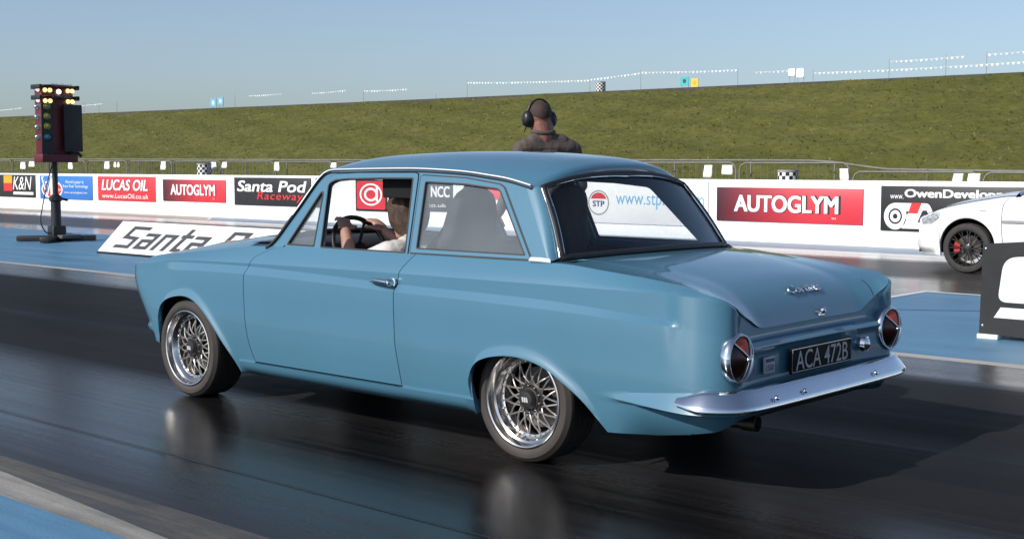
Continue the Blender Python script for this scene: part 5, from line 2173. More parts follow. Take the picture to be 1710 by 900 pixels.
# head
zb_, zt_ = 1.345, 2.66
mb = MB()
mb.box((tx, ty - 0.02, (1.46 + zt_) / 2), (0.24, 0.58, zt_ - 1.46), bev=0.012)
hd = mb.build('light_housing', M_tred, tree, angle=30)
mb = MB()
mb.box((tx - 0.02, ty - 0.02, 1.42), (0.30, 0.66, 0.14), bev=0.015)
mb.build('foot_box', M_tred, tree, angle=30)
mb = MB()
mb.box((tx - 0.125, ty + 0.185, 1.92), (0.025, 0.215, 0.90), bev=0.006)
mb.build('lamp_panel', M_tblk, hd, angle=30)
mb = MB()
mb.box((tx - 0.20, ty - 0.245, 1.93), (0.06, 0.335, 0.80), bev=0.012)
mb.tube([(tx - 0.16, ty - 0.2, 1.50), (tx - 0.16, ty - 0.36, 1.50), (tx - 0.14, ty - 0.42, 1.46)], 0.03, 8)
mb.build('cover_panel', M_tblk, tree, angle=30)
for k, z in enumerate((2.295, 2.125, 1.955, 1.775)):
    mb = MB()
    mb.lathe([(0.0, 0.05), (0.035, 0.042), (0.058, 0.018), (0.062, 0.0)], (tx - 0.137, ty + 0.185, z), (-1, 0, 0), 24)
    mb.lathe([(0.062, -0.004), (0.070, 0.004), (0.066, 0.024), (0.062, 0.010)], (tx - 0.137, ty + 0.185, z), (-1, 0, 0), 24)
    mb.build('lamp', M_grn if k == 3 else M_oliv, hd, angle=50)
for z, full in ((2.565, True), (2.385, False)):
    mb = MB()
    Pg = []
    for k in range(9):
        a = R(20 + 140 * k / 8)
        Pg.append([(tx - 0.12 - q * 0.15, ty - 0.02 + 0.37 * math.cos(a) * 1.0, z + 0.035 + 0.055 * math.sin(a) ** 0.6 - q * 0.015) for q in (0, 1)])
    mb.grid(Pg)
    mb.grid([[(p[0], p[1], p[2] + 0.012) for p in r_] for r_ in Pg], flip=True)
    hdd = mb.build('lamp_hood', M_tblk, tree, angle=50)
    for s in (-1, 1):
        mb = MB()
        mb.box((tx - 0.05, ty - 0.02 + s * 0.345, z + 0.055), (0.30, 0.05, 0.075), bev=0.01)
        mb.build('hood_end', M_tblk, hdd, angle=40)
    for dy in (0.215, 0.125, -0.205, -0.285):
        mb = MB()
        mb.lathe([(0.0, 0.045), (0.022, 0.038), (0.036, 0.016), (0.038, 0.0)], (tx - 0.135, ty + dy, z), (-1, 0, 0), 16)
        mb.build('bulb', M_lit, hd, angle=60)
    if full:
        mb = MB()
        mb.lathe([(0.0, 0.05), (0.025, 0.042), (0.042, 0.018), (0.044, 0.0)], (tx - 0.135, ty - 0.035, z - 0.02), (-1, 0, 0), 16)
        mb.build('bulb', M_litw, hd, angle=60)
    mb = MB()
    mb.lathe([(0.0, 0.045), (0.022, 0.038), (0.036, 0.016), (0.038, 0.0)], (tx - 0.02, ty + 0.275, z + 0.01), (-0.3, 1, 0), 16)
    mb.build('bulb', M_litr, hd, angle=60)
for z in (2.29, 2.12, 1.95, 1.78):
    mb = MB()
    mb.lathe([(0.0, 0.06), (0.03, 0.05), (0.045, 0.0)], (tx + 0.02, ty + 0.27, z), (0, 1, 0), 16)
    mb.build('side_lamp', M_grille, hd, angle=60)
for z, s in ((2.655, 'PRE-STAGE'), (2.475, 'STAGED')):
    mb = MB()
    add_text(mb, s, lambda a, b: (tx - 0.279, ty + 0.17 - a, z - 0.035 + b), 0.38, 0.05, nrm=(-1, 0, 0))
    mb.build('lettering', M_grey, tree, smooth=False)

# ------------------------------------------------------------ white sloping sign on the median
M_sgn = mat('white_sign_face', (0.80, 0.80, 0.80), 0.45, var=0.03, vscale=1.5)
M_sgnd = mat('dark_grey_lettering', (0.055, 0.055, 0.058), 0.5, var=0.1)
sx0, sx1 = 13.78, 9.4
sy, dy_, dz_ = -5.325, -0.44, 0.46
nrm_s = Vector((0, dz_, -dy_)).normalized()


def sgn(a, b, off=0.0):
    """a runs from the photo-left end, b up the slope 0..1"""
    return Vector((sx0 - a, sy + dy_ * b, 0.03 + (dz_ - 0.03) * b)) + nrm_s * off


wsg = empty('ground_sign', ((sx0 + sx1) / 2, sy - 0.3, 0), 'white sloping sign on the blue median with slanted dark Santa Pod lettering', 'sign')
mb = MB()
mb.poly([[(0, 0), (sx0 - sx1, 0), (sx0 - sx1, 1), (0.0, 1)]], lambda a, b: sgn(a, b), 0.03, nrm_s)
mb.build('panel', M_sgn, wsg, smooth=False)
mb = MB()
for a in (0.15, 2.2, 4.2):
    mb.tube([sgn(a, 0.95, -0.03), Vector((sx0 - a, sy + dy_ - 0.42, 0.0))], 0.02, 6)
    mb.tube([Vector((sx0 - a, sy + dy_ - 0.42, 0.015)), sgn(a, 0.03, -0.03)], 0.015, 6)
mb.build('prop', M_tblk, wsg)
mb = MB()
mb.poly([[(0, -0.05), (sx0 - sx1, -0.05), (sx0 - sx1, 0.0), (0, 0.0)]], lambda a, b: sgn(a, b, 0.004), 0.04, nrm_s)
mb.build('bottom_rail', M_tblk, wsg, smooth=False)


def strokes(segs, w, x0, sc, slant=0.35):
    """Squared-off slanted stroke letters, as flat bars with cut ends."""
    out = []
    for (ax_, ay_), (bx2, by2) in segs:
        d = np.array([bx2 - ax_, by2 - ay_], float)
        l = np.linalg.norm(d)
        d /= l
        n = np.array([-d[1], d[0]])
        a0 = np.array([ax_, ay_]) - d * w / 2
        b0_ = np.array([bx2, by2]) + d * w / 2
        q = [a0 + n * w / 2, b0_ + n * w / 2, b0_ - n * w / 2, a0 - n * w / 2]
        out.append([(x0 + sc * (p[0] + slant * p[1]), p[1]) for p in q])
    return out


LET = {'S': [((0.1, 0), (0.62, 0)), ((0.62, 0), (0.62, 0.45)), ((0.62, 0.45), (0.1, 0.5)), ((0.1, 0.5), (0.1, 1)), ((0.1, 1), (0.72, 1))],
       'a': [((0.08, 0.68), (0.5, 0.68)), ((0.5, 0.68), (0.5, 0)), ((0.5, 0), (0.08, 0)), ((0.08, 0), (0.08, 0.36)), ((0.08, 0.36), (0.5, 0.36))],
       'n': [((0.08, 0), (0.08, 0.68)), ((0.08, 0.68), (0.5, 0.68)), ((0.5, 0.68), (0.5, 0))],
       't': [((0.15, 1), (0.15, 0)), ((0.15, 0), (0.36, 0)), ((0.06, 0.7), (0.36, 0.7))],
       'P': [((0.08, 0), (0.08, 1)), ((0.08, 1), (0.62, 1)), ((0.62, 1), (0.62, 0.45)), ((0.62, 0.45), (0.08, 0.45))],
       'o': [((0.08, 0), (0.08, 0.68)), ((0.08, 0.68), (0.5, 0.68)), ((0.5, 0.68), (0.5, 0)), ((0.5, 0), (0.08, 0))],
       'd': [((0.5, 1), (0.5, 0)), ((0.5, 0), (0.08, 0)), ((0.08, 0), (0.08, 0.66)), ((0.08, 0.66), (0.5, 0.66))]}
adv = {'S': 0.86, 'a': 0.72, 'n': 0.72, 't': 0.54, 'P': 0.84, 'o': 0.70, 'd': 0.70, ' ': 0.42}
mb = MB()
cx_ = 0.30
hgt = 0.60
for ch in 'Santa Pod':
    if ch != ' ':
        k = 0
        for q in strokes(LET[ch], 0.175, 0, 0.60, 0.20):
            k += 1
            mb.poly([[(cx_ + p[0], 0.20 + p[1] * hgt) for p in q]], lambda a, b, k=k: sgn(a, b, 0.0025 + 0.0006 * k), ndir=nrm_s)
    cx_ += adv[ch] * 0.62
mb.build('lettering', M_sgnd, wsg, smooth=False)

# ------------------------------------------------------------ black board at the right
bs = empty('ground_sign', (-0.9, -4.75, 0), 'black board with large white rounded letter beside the blue median edge, right side', 'sign')
YB = -4.70
mb = MB()
mb.poly([[(0.170, 0.035), (0.158, 0.714), (-2.2, 0.92), (-2.2, 0.035)]], lambda a, b: (a, YB, b), 0.025, (0, 1, 0))
mb.build('panel', mat('black_board_face', (0.022, 0.022, 0.023), 0.4, var=0.25, vscale=2.5), bs, smooth=False)
mb = MB()
lo = [(0.06, 0.30), (-0.7, 0.30), (-0.7, 0.62), (0.03, 0.62)]
mb.poly([rounded([(0.035, 0.285), (-0.80, 0.285), (-0.80, 0.675), (-0.005, 0.62)], [0.07, 0.07, 0.07, 0.10])], lambda a, b: (a, YB + 0.002, b), ndir=(0, 1, 0))
mb.poly([[(0.060, 0.165), (0.010, 0.245), (-0.95, 0.245), (-0.90, 0.165)]], lambda a, b: (a, YB + 0.002, b), ndir=(0, 1, 0))
mb.build('lettering', M_sgn, bs, smooth=False)
mb = MB()
for x, z in ((0.135, 0.68), (0.145, 0.10), (-0.9, 0.10), (-0.9, 0.76)):
    mb.lathe([(0.0, 0.006), (0.010, 0.004), (0.012, 0.0)], (x, YB, z), (0, 1, 0), 12)
mb.build('bolt', M_grille, bs, angle=60)
mb = MB()
for x in (0.10, -2.0):
    mb.box((x, YB - 0.03, 0.018), (0.16, 0.10, 0.036), bev=0.006)
mb.build('foot', M_sgn, bs, angle=40)
mb = MB()
mb.poly([[(0.165, 0.035), (0.153, 0.705), (-2.2, 0.905), (-2.2, 0.035)]], lambda a, b: (a, YB - 0.42 + 0.3 * (b - 0.035), b), 0.02, (0, -1, 0.3))
for x in (0.12, -2.1):
    mb.tube([(x, YB - 0.04, 0.08), (x, YB - 0.40, 0.08)], 0.014, 6)
mb.build('back_panel', M_tblk, bs, smooth=False)

# ------------------------------------------------------------ white hatchback in the far lane
M_wpaint = paint_mat('white_paint', (0.78, 0.79, 0.79), 0.02)
M_dglass = mat('dark_glass', (0.012, 0.014, 0.015), 0.05, coat=1.0, var=0.1)
M_blkrim = mat('satin_black_rim', (0.012, 0.012, 0.013), 0.3, coat=0.5, var=0.2)
M_cal = mat('red_caliper', (0.40, 0.02, 0.025), 0.35, var=0.15)
wc = empty('white_hatchback_car', (1.45, -11.26, 0), 'white hatchback with black multi-spoke wheel and red caliper in the far lane', 'car')
AX, YC, HW = 2.675, -11.26, 0.862


def wX(x):      # local length -> world
    return AX + x


def plan(x):
    """half width along the car"""
    return float(np.interp(x, [-3.35, -3.2, -2.9, -2.4, -0.3, 0.15, 0.42, 0.60, 0.72, 0.80], [0.66, 0.74, 0.81, 0.85, 0.862, 0.85, 0.80, 0.72, 0.58, 0.30]))


pl_x = [0.765, 0.763, 0.755, 0.735, 0.705, 0.66, 0.60, 0.53, 0.41, 0.15, -0.3, -1.2, -2.4, -2.9, -3.15, -3.26, -3.31, -3.33, -3.335]
pl_y = [0.0, 0.2, 0.38, 0.50, 0.60, 0.68, 0.735, 0.78, 0.815, 0.845, 0.862, 0.865, 0.855, 0.82, 0.76, 0.68, 0.55, 0.30, 0.0]
WP = np.array(spline(list(zip(pl_x, pl_y)), 1500))
WS = np.concatenate([[0], np.cumsum(np.linalg.norm(np.diff(WP, axis=0), axis=1))])
wmid = int(np.argmax(WP[:, 0] < 0.72))
wend = int(np.argmax(WP[:, 0] < -3.2))


def ws_x(x):
    return float(np.interp(-x, -WP[wmid:wend, 0], WS[wmid:wend]))


def wpt(s):
    return np.array([np.interp(s, WS, WP[:, 0]), np.interp(s, WS, WP[:, 1])])


def wnm(s):
    a, b_ = wpt(max(0, s - 0.01)), wpt(min(WS[-1], s + 0.01))
    t = (b_ - a) / np.linalg.norm(b_ - a)
    n = np.array([-t[1], t[0]])
    p = wpt(s)
    return n if n @ (p - np.array([-1.2, 0])) > 0 else -n


wzt = pchip(*zip(*[(0, 0.66), (ws_x(0.66), 0.665), (ws_x(0.53), 0.70), (ws_x(0.33), 0.765), (ws_x(0.1), 0.822), (ws_x(-0.19), 0.876), (ws_x(-0.55), 0.925), (ws_x(-0.9), 0.935),
                   (ws_x(-3.0), 0.99), (WS[-1], 0.99)]))
wcols = []
for s in np.linspace(0, ws_x(0.40), 26):
    wcols.append((s, s, 0.205))


def arch_pts(xc, r_, n=28):
    return [(xc + r_ * math.cos(a), 0.20 + max(0, 0.115 + r_ * math.sin(a)) if math.sin(a) > -0.1 else 0.2) for a in np.linspace(-0.30, math.pi + 0.30, n)]


for x, z in arch_pts(0.0, 0.352):
    wcols.append((ws_x(0.385 - 0.77 * (0.352 * 1.0 - x) / 0.704), ws_x(x), z))
for x in np.linspace(-0.40, -2.10, 40):
    wcols.append((ws_x(x), ws_x(x), 0.195))
for x, z in arch_pts(-2.51, 0.35):
    wcols.append((ws_x(x * 1.0), ws_x(x), z))
for s in np.linspace(ws_x(-2.9), WS[-1], 24):
    wcols.append((s, s, 0.24))
Pw = []
for st, sb, zb in wcols:
    zt = float(wzt(st))
    row = []
    for j in range(34):
        t = j / 33
        z = zt + (zb - zt) * t
        s = st + (sb - st) * t ** 1.3
        p, n = wpt(s), wnm(s)
        d = -0.028 * max(0, 1 - t / 0.10) ** 2
        d += 0.010 * math.sin(min(1, t) * math.pi) - 0.02 * t ** 3
        if z < 0.42 and (st < ws_x(0.42) or st > ws_x(-2.95)):
            d += 0.022 * float(smooth(0.44, 0.40, z)) - 0.05 * float(smooth(0.30, 0.2, z))
        if sb != st or (zb > 0.22):
            d += 0.010 * math.exp(-((z - zb) / 0.04) ** 2)
        q = p + n * d
        row.append((wX(q[0]), YC + q[1], z))
    p, n = wpt(sb), wnm(sb)
    q = p - n * 0.05
    row.append((wX(q[0]), YC + q[1], zb + 0.01))
    Pw.append(row)
wb = MB()
wb.grid(Pw)


def farw(mb):
    k = len(mb.v)
    mb.v += [(p[0], 2 * YC - p[1], p[2]) for p in mb.v[:k]]
    mb.f += [tuple(k + i for i in q[::-1]) for q in mb.f[:]]
    mb.mi += mb.mi[:]
    return mb


# bonnet, cabin top
tops = [np.array(r_[0]) for r_ in Pw]
hood_e = [(t[0] - AX, t[1] - YC, t[2]) for t in tops if -0.60 < t[0] - AX < 0.73 and t[1] - YC > 0.5]
Pg = []
for x, y, z in hood_e:
    row = []
    for k in range(17):
        v = k / 16
        cxn = 0.825 if x > 0.6 else x
        xx = x + (np.interp(x, [-0.6, 0.3, 0.79], [0.10, 0.10, 0.05])) * (1 - v * v)
        zz = z + float(np.interp(x, [-0.6, 0.2, 0.79], [0.075, 0.055, 0.01])) * (1 - v ** 3)
        row.append((wX(xx), YC + y * v, zz))
    Pg.append(row)
wb.grid(Pg)
wb.add([tuple(np.array(Pg[0][0]) + [0, 0, 0])] + Pg[0] + [(wX(0.74), YC, 0.60)], [tuple(range(0, 19))])
# roof and pillars
re_ = [(-1.42, 0.585, 1.345), (-1.8, 0.60, 1.385), (-2.3, 0.60, 1.385), (-2.9, 0.57, 1.33), (-3.12, 0.55, 1.25)]
rc = [(-1.22, 0, 1.375), (-1.75, 0, 1.435), (-2.3, 0, 1.44), (-2.95, 0, 1.385), (-3.16, 0, 1.30)]
E_, C_ = spline(re_, 24), spline(rc, 24)
wb.grid([[(wX(e[0] + (c[0] - e[0]) * (1 - v * v)), YC + e[1] * v, e[2] + (c[2] - e[2]) * (1 - v ** 2.8)) for v in np.linspace(0, 1, 12)] for e, c in zip(E_, C_)])


def wside(x, z, off=0.0):
    y = 0.83 - (z - 0.93) * 0.56
    return Vector((wX(x), YC + y + off, z))


wout_ = [(-0.62, 0.925), (-0.74, 0.995), (-1.10, 1.20), (-1.36, 1.325), (-1.46, 1.352), (-1.8, 1.392), (-2.3, 1.392), (-2.9, 1.335), (-3.15, 1.22), (-3.26, 0.99)]
wopen = rounded([(-0.74, 0.955), (-0.80, 0.985), (-1.14, 1.185), (-1.44, 1.318), (-1.8, 1.348), (-2.25, 1.345), (-2.85, 1.28), (-3.0, 1.02), (-2.2, 0.975)], 0.03, 4)
wb.poly([wout_, wopen], lambda a, b: wside(a, b), 0.03, Vector((0, 1, 0.5)).normalized())
# A pillar to windscreen, tailgate
wtf = lambda v: np.array([-1.40 + 0.20 * (1 - v * v), 0.575 * v, 1.338 + 0.035 * (1 - v ** 2.6)])
wbf = lambda v: np.array([-0.64 + 0.24 * (1 - v * v), 0.79 * v, 0.935 + 0.065 * (1 - v * v)])
wb.grid([[(wX(p[0]), YC + p[1], p[2]) for p in (np.array([a[0] - AX, a[1] - YC, a[2]]), c)] for a, c in
         [(np.array(wside(-1.42 + 0.74 * t, 1.34 + (0.945 - 1.34) * t)), wtf(1) * (1 - t) + wbf(1) * t) for t in np.linspace(0, 1, 8)]], flip=True)
rl_ = [(wX(E_[-1][0] + (C_[-1][0] - E_[-1][0]) * (1 - v * v)), YC + E_[-1][1] * v, E_[-1][2] + (C_[-1][2] - E_[-1][2]) * (1 - v ** 2.8)) for v in np.linspace(0, 1, 12)]
tl_ = [(wX(-3.335 + 0.075 * v ** 4), YC + 0.70 * v, 0.988) for v in np.linspace(0, 1, 12)]
wb.grid([[tuple(np.array(a_) * (1 - t) + np.array(b_) * t) for a_, b_ in zip(rl_, tl_)] for t in np.linspace(0, 1, 5)], flip=True)
wb.grid([[tuple(np.array(rl_[-1]) * (1 - t) + np.array(tl_[-1]) * t), tuple(wside(-2.9 - 0.36 * t, 1.335 - 0.345 * t))] for t in np.linspace(0, 1, 5)], flip=True)
wb.grid([tl_, [(wX(-3.335), YC + 0.76 * v, 0.985) for v in np.linspace(0, 1, 12)]], flip=True)
farw(wb)
wb.build('body', M_wpaint, wc, angle=40, merge=0.0008)
mb = MB()
mb.grid([[(wX(p[0]), YC + p[1], p[2]) for p in [wtf(v) * (1 - t) + wbf(v) * t + np.array([0.01, 0, 0.004]) for v in np.linspace(-1, 1, 21)]] for t in np.linspace(0.04, 1, 8)])
mb.build('windscreen', M_dglass, wc, angle=60)
for s in (1, -1):
    mb = MB()
    mb.poly([inset(wopen, -0.006)], lambda a, b: wside(a, b, -0.012), 0.006, Vector((0, 1, 0.5)).normalized())
    if s < 0:
        mb.v = [(p[0], 2 * YC - p[1], p[2]) for p in mb.v]
        mb.f = [q[::-1] for q in mb.f]
    mb.build('side_window', M_dglass, wc, smooth=False)


def wsurf(x, z, off=0.004):
    """point on the white car's flank"""
    best = min((abs(q[0] - wX(x)) + abs(q[2] - z) * 1.0, q) for row in Pw for q in row[:-1])[1]
    s = ws_x(x)
    n = wnm(s)
    zt = float(wzt(s))
    t = (zt - z) / (zt - 0.2)
    d = -0.028 * max(0, 1 - t / 0.10) ** 2 + 0.010 * math.sin(max(0, min(1, t)) * math.pi) - 0.02 * max(0, t) ** 3
    p = wpt(s) + n * (d + off)
    return Vector((wX(p[0]), YC + p[1], z))


def wpart(name, build_fn, m, angle=40):
    for s in (1, -1):
        mb = MB()
        build_fn(mb)
        if s < 0:
            mb.v = [(p[0], 2 * YC - p[1], p[2]) for p in mb.v]
            mb.f = [q[::-1] for q in mb.f]
        mb.build(name, m, wc, angle=angle)


# head lamps on the corner
lamp_out = rounded([(0.335, 0.735), (0.355, 0.655), (0.46, 0.585), (0.60, 0.575), (0.63, 0.640), (0.50, 0.695), (0.40, 0.735)], 0.02, 4)
M_lamp = mat('smoked_headlamp', (0.16, 0.17, 0.18), 0.08, coat=1.0, col2=(0.50, 0.52, 0.54), vscale=22)


def lampf(mb):
    c = np.mean(lamp_out, axis=0)
    rings = []
    for k, f in enumerate((1.0, 0.8, 0.5, 0.2)):
        rings.append([wsurf(c[0] + (p[0] - c[0]) * f, c[1] + (p[1] - c[1]) * f, 0.006 + 0.010 * (1 - f)) for p in lamp_out])
    mb.grid([[r_[i] for r_ in rings] for i in range(len(lamp_out))], close_u=True)
    mb.add(rings[-1], [tuple(range(len(lamp_out)))])


wpart('headlamp', lampf, M_lamp, 60)


def strip(mb):
    mb.grid([[wsurf(x, z, o) for z, o in ((0.655, 0.002), (0.650, 0.014), (0.622, 0.014), (0.617, 0.002))] for x in np.linspace(-0.44, -1.95, 24)])


wpart('rubbing_strip', strip, M_grey)


def gapf(mb):
    dl = [(-0.50, 0.915), (-0.46, 0.86), (-0.435, 0.78), (-0.43, 0.60), (-0.44, 0.45), (-0.47, 0.30), (-0.50, 0.235), (-1.66, 0.235), (-1.74, 0.40), (-1.76, 0.9)]
    mb.tube([wsurf(x, z, 0.0005) for x, z in spline(dl, 60)], 0.0035, 5)


wpart('door_gap', gapf, M_gap)


def bonnet_gap(mb):
    mb.tube([Vector((wX(x), YC + y * 0.965, z + 0.018)) for x, y, z in hood_e if x < 0.6], 0.004, 5)


wpart('bonnet_gap', bonnet_gap, M_gap)


def rep(mb):
    p = wsurf(-0.20, 0.765, 0.004)
    mb.box(p, (0.075, 0.012, 0.022), bev=0.005)


wpart('side_repeater', rep, mat('clear_repeater', (0.55, 0.54, 0.52), 0.2, coat=0.8, var=0.1))


def mirr(mb):
    mb.box(wside(-0.86, 1.01, 0.10), (0.10, 0.17, 0.12), bev=0.035)
    mb.tube([wside(-0.86, 0.95, 0.0), wside(-0.86, 0.98, 0.08)], 0.02, 8)


wpart('door_mirror', mirr, M_wpaint)
mb = MB()
mb.box((wX(-1.25), YC, 0.36), (1.70, 1.60, 0.26))
mb.box((wX(0.42), YC, 0.42), (0.62, 1.10, 0.40))
mb.box((wX(0.0), YC, 0.46), (0.76, 1.10, 0.50))
mb.box((wX(-2.6), YC, 0.42), (1.10, 1.10, 0.36))
for xc in (0.0, -2.51):
    for s in (1, -1):
        Pq = []
        for k in range(25):
            a = math.pi * k / 24
            Pq.append([(wX(xc) + 0.375 * math.cos(a), YC + s * y, 0.30 + 0.37 * math.sin(a)) for y in (0.54, 0.80)])
        mb.grid(Pq)
mb.build('underbody', M_under, wc, angle=40)
# lower grille on the nose
mb = MB()
mb.box((wX(0.77), YC, 0.34), (0.02, 0.8, 0.11), bev=0.005)
mb.box((wX(0.735), YC, 0.58), (0.03, 0.9, 0.09), bev=0.005)
mb.build('grille', M_trim, wc, angle=40)


def spoke_wheel(xc, s):
    c = Vector((wX(xc), YC + s * 0.845, 0.302))
    ax = Vector((0, s, 0))
    wh_ = empty('wheel', c, None, None)
    wh_.parent = wc
    wh_.matrix_parent_inverse = world_of(wc).inverted()
    mb = MB()
    mb.lathe([(0.218, -0.016), (0.224, -0.002), (0.245, 0.004), (0.285, -0.004), (0.298, -0.018), (0.302, -0.035), (0.302, -0.18), (0.29, -0.20), (0.2, -0.20)], c, ax, 48)
    mb.build('tyre', M_tyre, wh_, angle=35)
    mb = MB()
    mb.lathe([(0.214, -0.15), (0.214, -0.03), (0.220, -0.010), (0.214, -0.006), (0.206, -0.02)], c, ax, 48)
    for k in range(12):
        a = 2 * math.pi * k / 12 + 0.1
        d = Vector((math.cos(a), 0, math.sin(a)))
        for da in (-0.10, 0.10):
            d2 = Vector((math.cos(a + da), 0, math.sin(a + da)))
            mb.tube([c + d * 0.045 + ax * -0.030, c + d * 0.12 + ax * -0.022, c + d2 * 0.212 + ax * -0.020], [0.010, 0.0075, 0.007], 6)
    mb.lathe([(0.055, -0.06), (0.055, -0.028), (0.03, -0.018), (0.0, -0.018)], c, ax, 24)
    mb.build('rim', M_blkrim, wh_, angle=40)
    mb = MB()
    mb.lathe([(0.0, -0.075), (0.155, -0.075), (0.155, -0.09), (0.0, -0.09)], c, ax, 36)
    mb.build('brake_disc', M_disc, wh_, angle=40)
    mb = MB()
    P_ = []
    for k in range(9):
        a = R(-28 + 56 * k / 8)
        d = Vector((math.cos(a), 0, math.sin(a)))
        P_.append([c + d * r_ + ax * h for r_, h in ((0.10, -0.07), (0.10, -0.045), (0.175, -0.045), (0.175, -0.09))])
    mb.grid(P_)
    mb.add(P_[0], [(0, 1, 2, 3)])
    mb.add(P_[-1], [(3, 2, 1, 0)])
    mb.build('brake_caliper', M_cal, wh_, angle=30)


for xc in (0.0, -2.51):
    for s in (1, -1):
        spoke_wheel(xc, s)
# ------------------------------------------------------------ people
M_skin = mat('weathered_skin', (0.22, 0.088, 0.066), 0.55, var=0.14, vscale=18, bump=0.15, bscale=80)
M_fair = mat('fair_skin', (0.52, 0.29, 0.22), 0.5, var=0.10, vscale=18, bump=0.12, bscale=80)
M_jack = mat('brown_grey_jacket', (0.074, 0.056, 0.049), 0.85, var=0.22, vscale=7, bump=0.6, bscale=14, bdist=0.02)
M_trou = mat('dark_trousers', (0.022, 0.023, 0.028), 0.85, var=0.25, vscale=9, bump=0.4, bscale=16, bdist=0.02)
M_boot = mat('black_boots', (0.012, 0.011, 0.011), 0.5, var=0.2)
M_tee = mat('pale_grey_tee', (0.52, 0.50, 0.48), 0.85, var=0.08, vscale=9, bump=0.5, bscale=18, bdist=0.015)
M_jean = mat('dark_jeans', (0.03, 0.04, 0.07), 0.85, var=0.2, vscale=20)
M_hair = mat('brown_hair', (0.060, 0.032, 0.018), 0.6, var=0.5, vscale=5, stretch=(2, 40, 4), bump=0.7, bscale=60, bdist=0.006)
M_hset = mat('black_headset', (0.012, 0.012, 0.013), 0.4, var=0.2)


def figure(name, prims, mats, parent, voxel=0.007, smooth_it=4):
    """One continuous body: tapered limbs and rounded masses fused into a single skin."""
    bm = bmesh.new()
    for pr in prims:
        if pr[0] == 'c':
            _, p0, p1, r0, r1, tg = pr
            p0, p1 = Vector(p0), Vector(p1)
            ax = p1 - p0
            L_ = max(ax.length, 1e-4)
            q = ax.to_track_quat('Z', 'Y').to_matrix() if ax.length > 1e-4 else Matrix.Identity(3)
            prof = [(r0 * math.cos(a), -r0 * math.sin(a) * 1.0) for a in np.linspace(math.pi / 2 * 0.98, 0, 5)]
            prof += [(r1 * math.cos(a), L_ + r1 * math.sin(a)) for a in np.linspace(0, math.pi / 2 * 0.98, 5)]
            n = 14
            rings = []
            for rr, h in prof:
                rings.append([bm.verts.new(p0 + q @ Vector((rr * math.cos(2 * math.pi * k / n), rr * math.sin(2 * math.pi * k / n), h))) for k in range(n)])
            for i in range(len(rings) - 1):
                for k in range(n):
                    bm.faces.new((rings[i][k], rings[i][(k + 1) % n], rings[i + 1][(k + 1) % n], rings[i + 1][k]))
            bm.faces.new(rings[0][::-1])
            bm.faces.new(rings[-1])
        else:
            _, c, rad, tg, rot = pr
            mt = Matrix.Translation(Vector(c)) @ rot.to_4x4() @ Matrix.Diagonal((*rad, 1))
            bmesh.ops.create_uvsphere(bm, u_segments=20, v_segments=14, radius=1.0, matrix=mt)
    me = bpy.data.meshes.new(name)
    bm.to_mesh(me)
    bm.free()
    o = bpy.data.objects.new(name, me)
    COL.objects.link(o)
    m = o.modifiers.new('r', 'REMESH')
    m.mode = 'VOXEL'
    m.voxel_size = voxel
    m2 = o.modifiers.new('s', 'SMOOTH')
    m2.iterations = smooth_it
    m2.factor = 0.5
    bpy.context.view_layer.update()
    dg = bpy.context.evaluated_depsgraph_get()
    me2 = bpy.data.meshes.new_from_object(o.evaluated_get(dg))
    bpy.data.objects.remove(o)
    me2.name = name
    keys = list(mats)
    me2.materials.clear()
    for k in keys:
        me2.materials.append(mats[k])
    nf = len(me2.polygons)
    cen = np.empty(nf * 3)
    me2.polygons.foreach_get('center', cen)
    cen = cen.reshape(-1, 3)
    best = np.full(nf, 1e9)
    idx = np.zeros(nf, np.int32)
    for pr in prims:
        if pr[0] == 'c':
            _, p0, p1, r0, r1, tg = pr
            p0, p1 = np.array(p0), np.array(p1)
            d = p1 - p0
            t = np.clip(((cen - p0) @ d) / max(d @ d, 1e-8), 0, 1)
            dist = np.linalg.norm(cen - (p0 + t[:, None] * d), axis=1) - (r0 + (r1 - r0) * t)
        else:
            _, c, rad, tg, rot = pr
            loc = (cen - np.array(c)) @ np.array(rot)
            k = np.linalg.norm(loc / np.array(rad), axis=1)
            dist = (k - 1) * min(rad)
        m_ = dist < best
        best[m_] = dist[m_]
        idx[m_] = keys.index(tg)
    me2.polygons.foreach_set('material_index', idx)
    me2.polygons.foreach_set('use_smooth', [True] * nf)
    me2.update()
    ob = bpy.data.objects.new(name, me2)
    link(ob)
    ob.parent = parent
    ob.matrix_parent_inverse = world_of(parent).inverted()
    return ob


def frame(base, yaw):
    F = Vector((math.cos(yaw), math.sin(yaw), 0))
    L_ = Vector((-math.sin(yaw), math.cos(yaw), 0))
    b = Vector(base)
    return (lambda l, f, z: b + L_ * l + F * f + Vector((0, 0, z))), Matrix((tuple(F), tuple(L_), (0, 0, 1))).transposed()


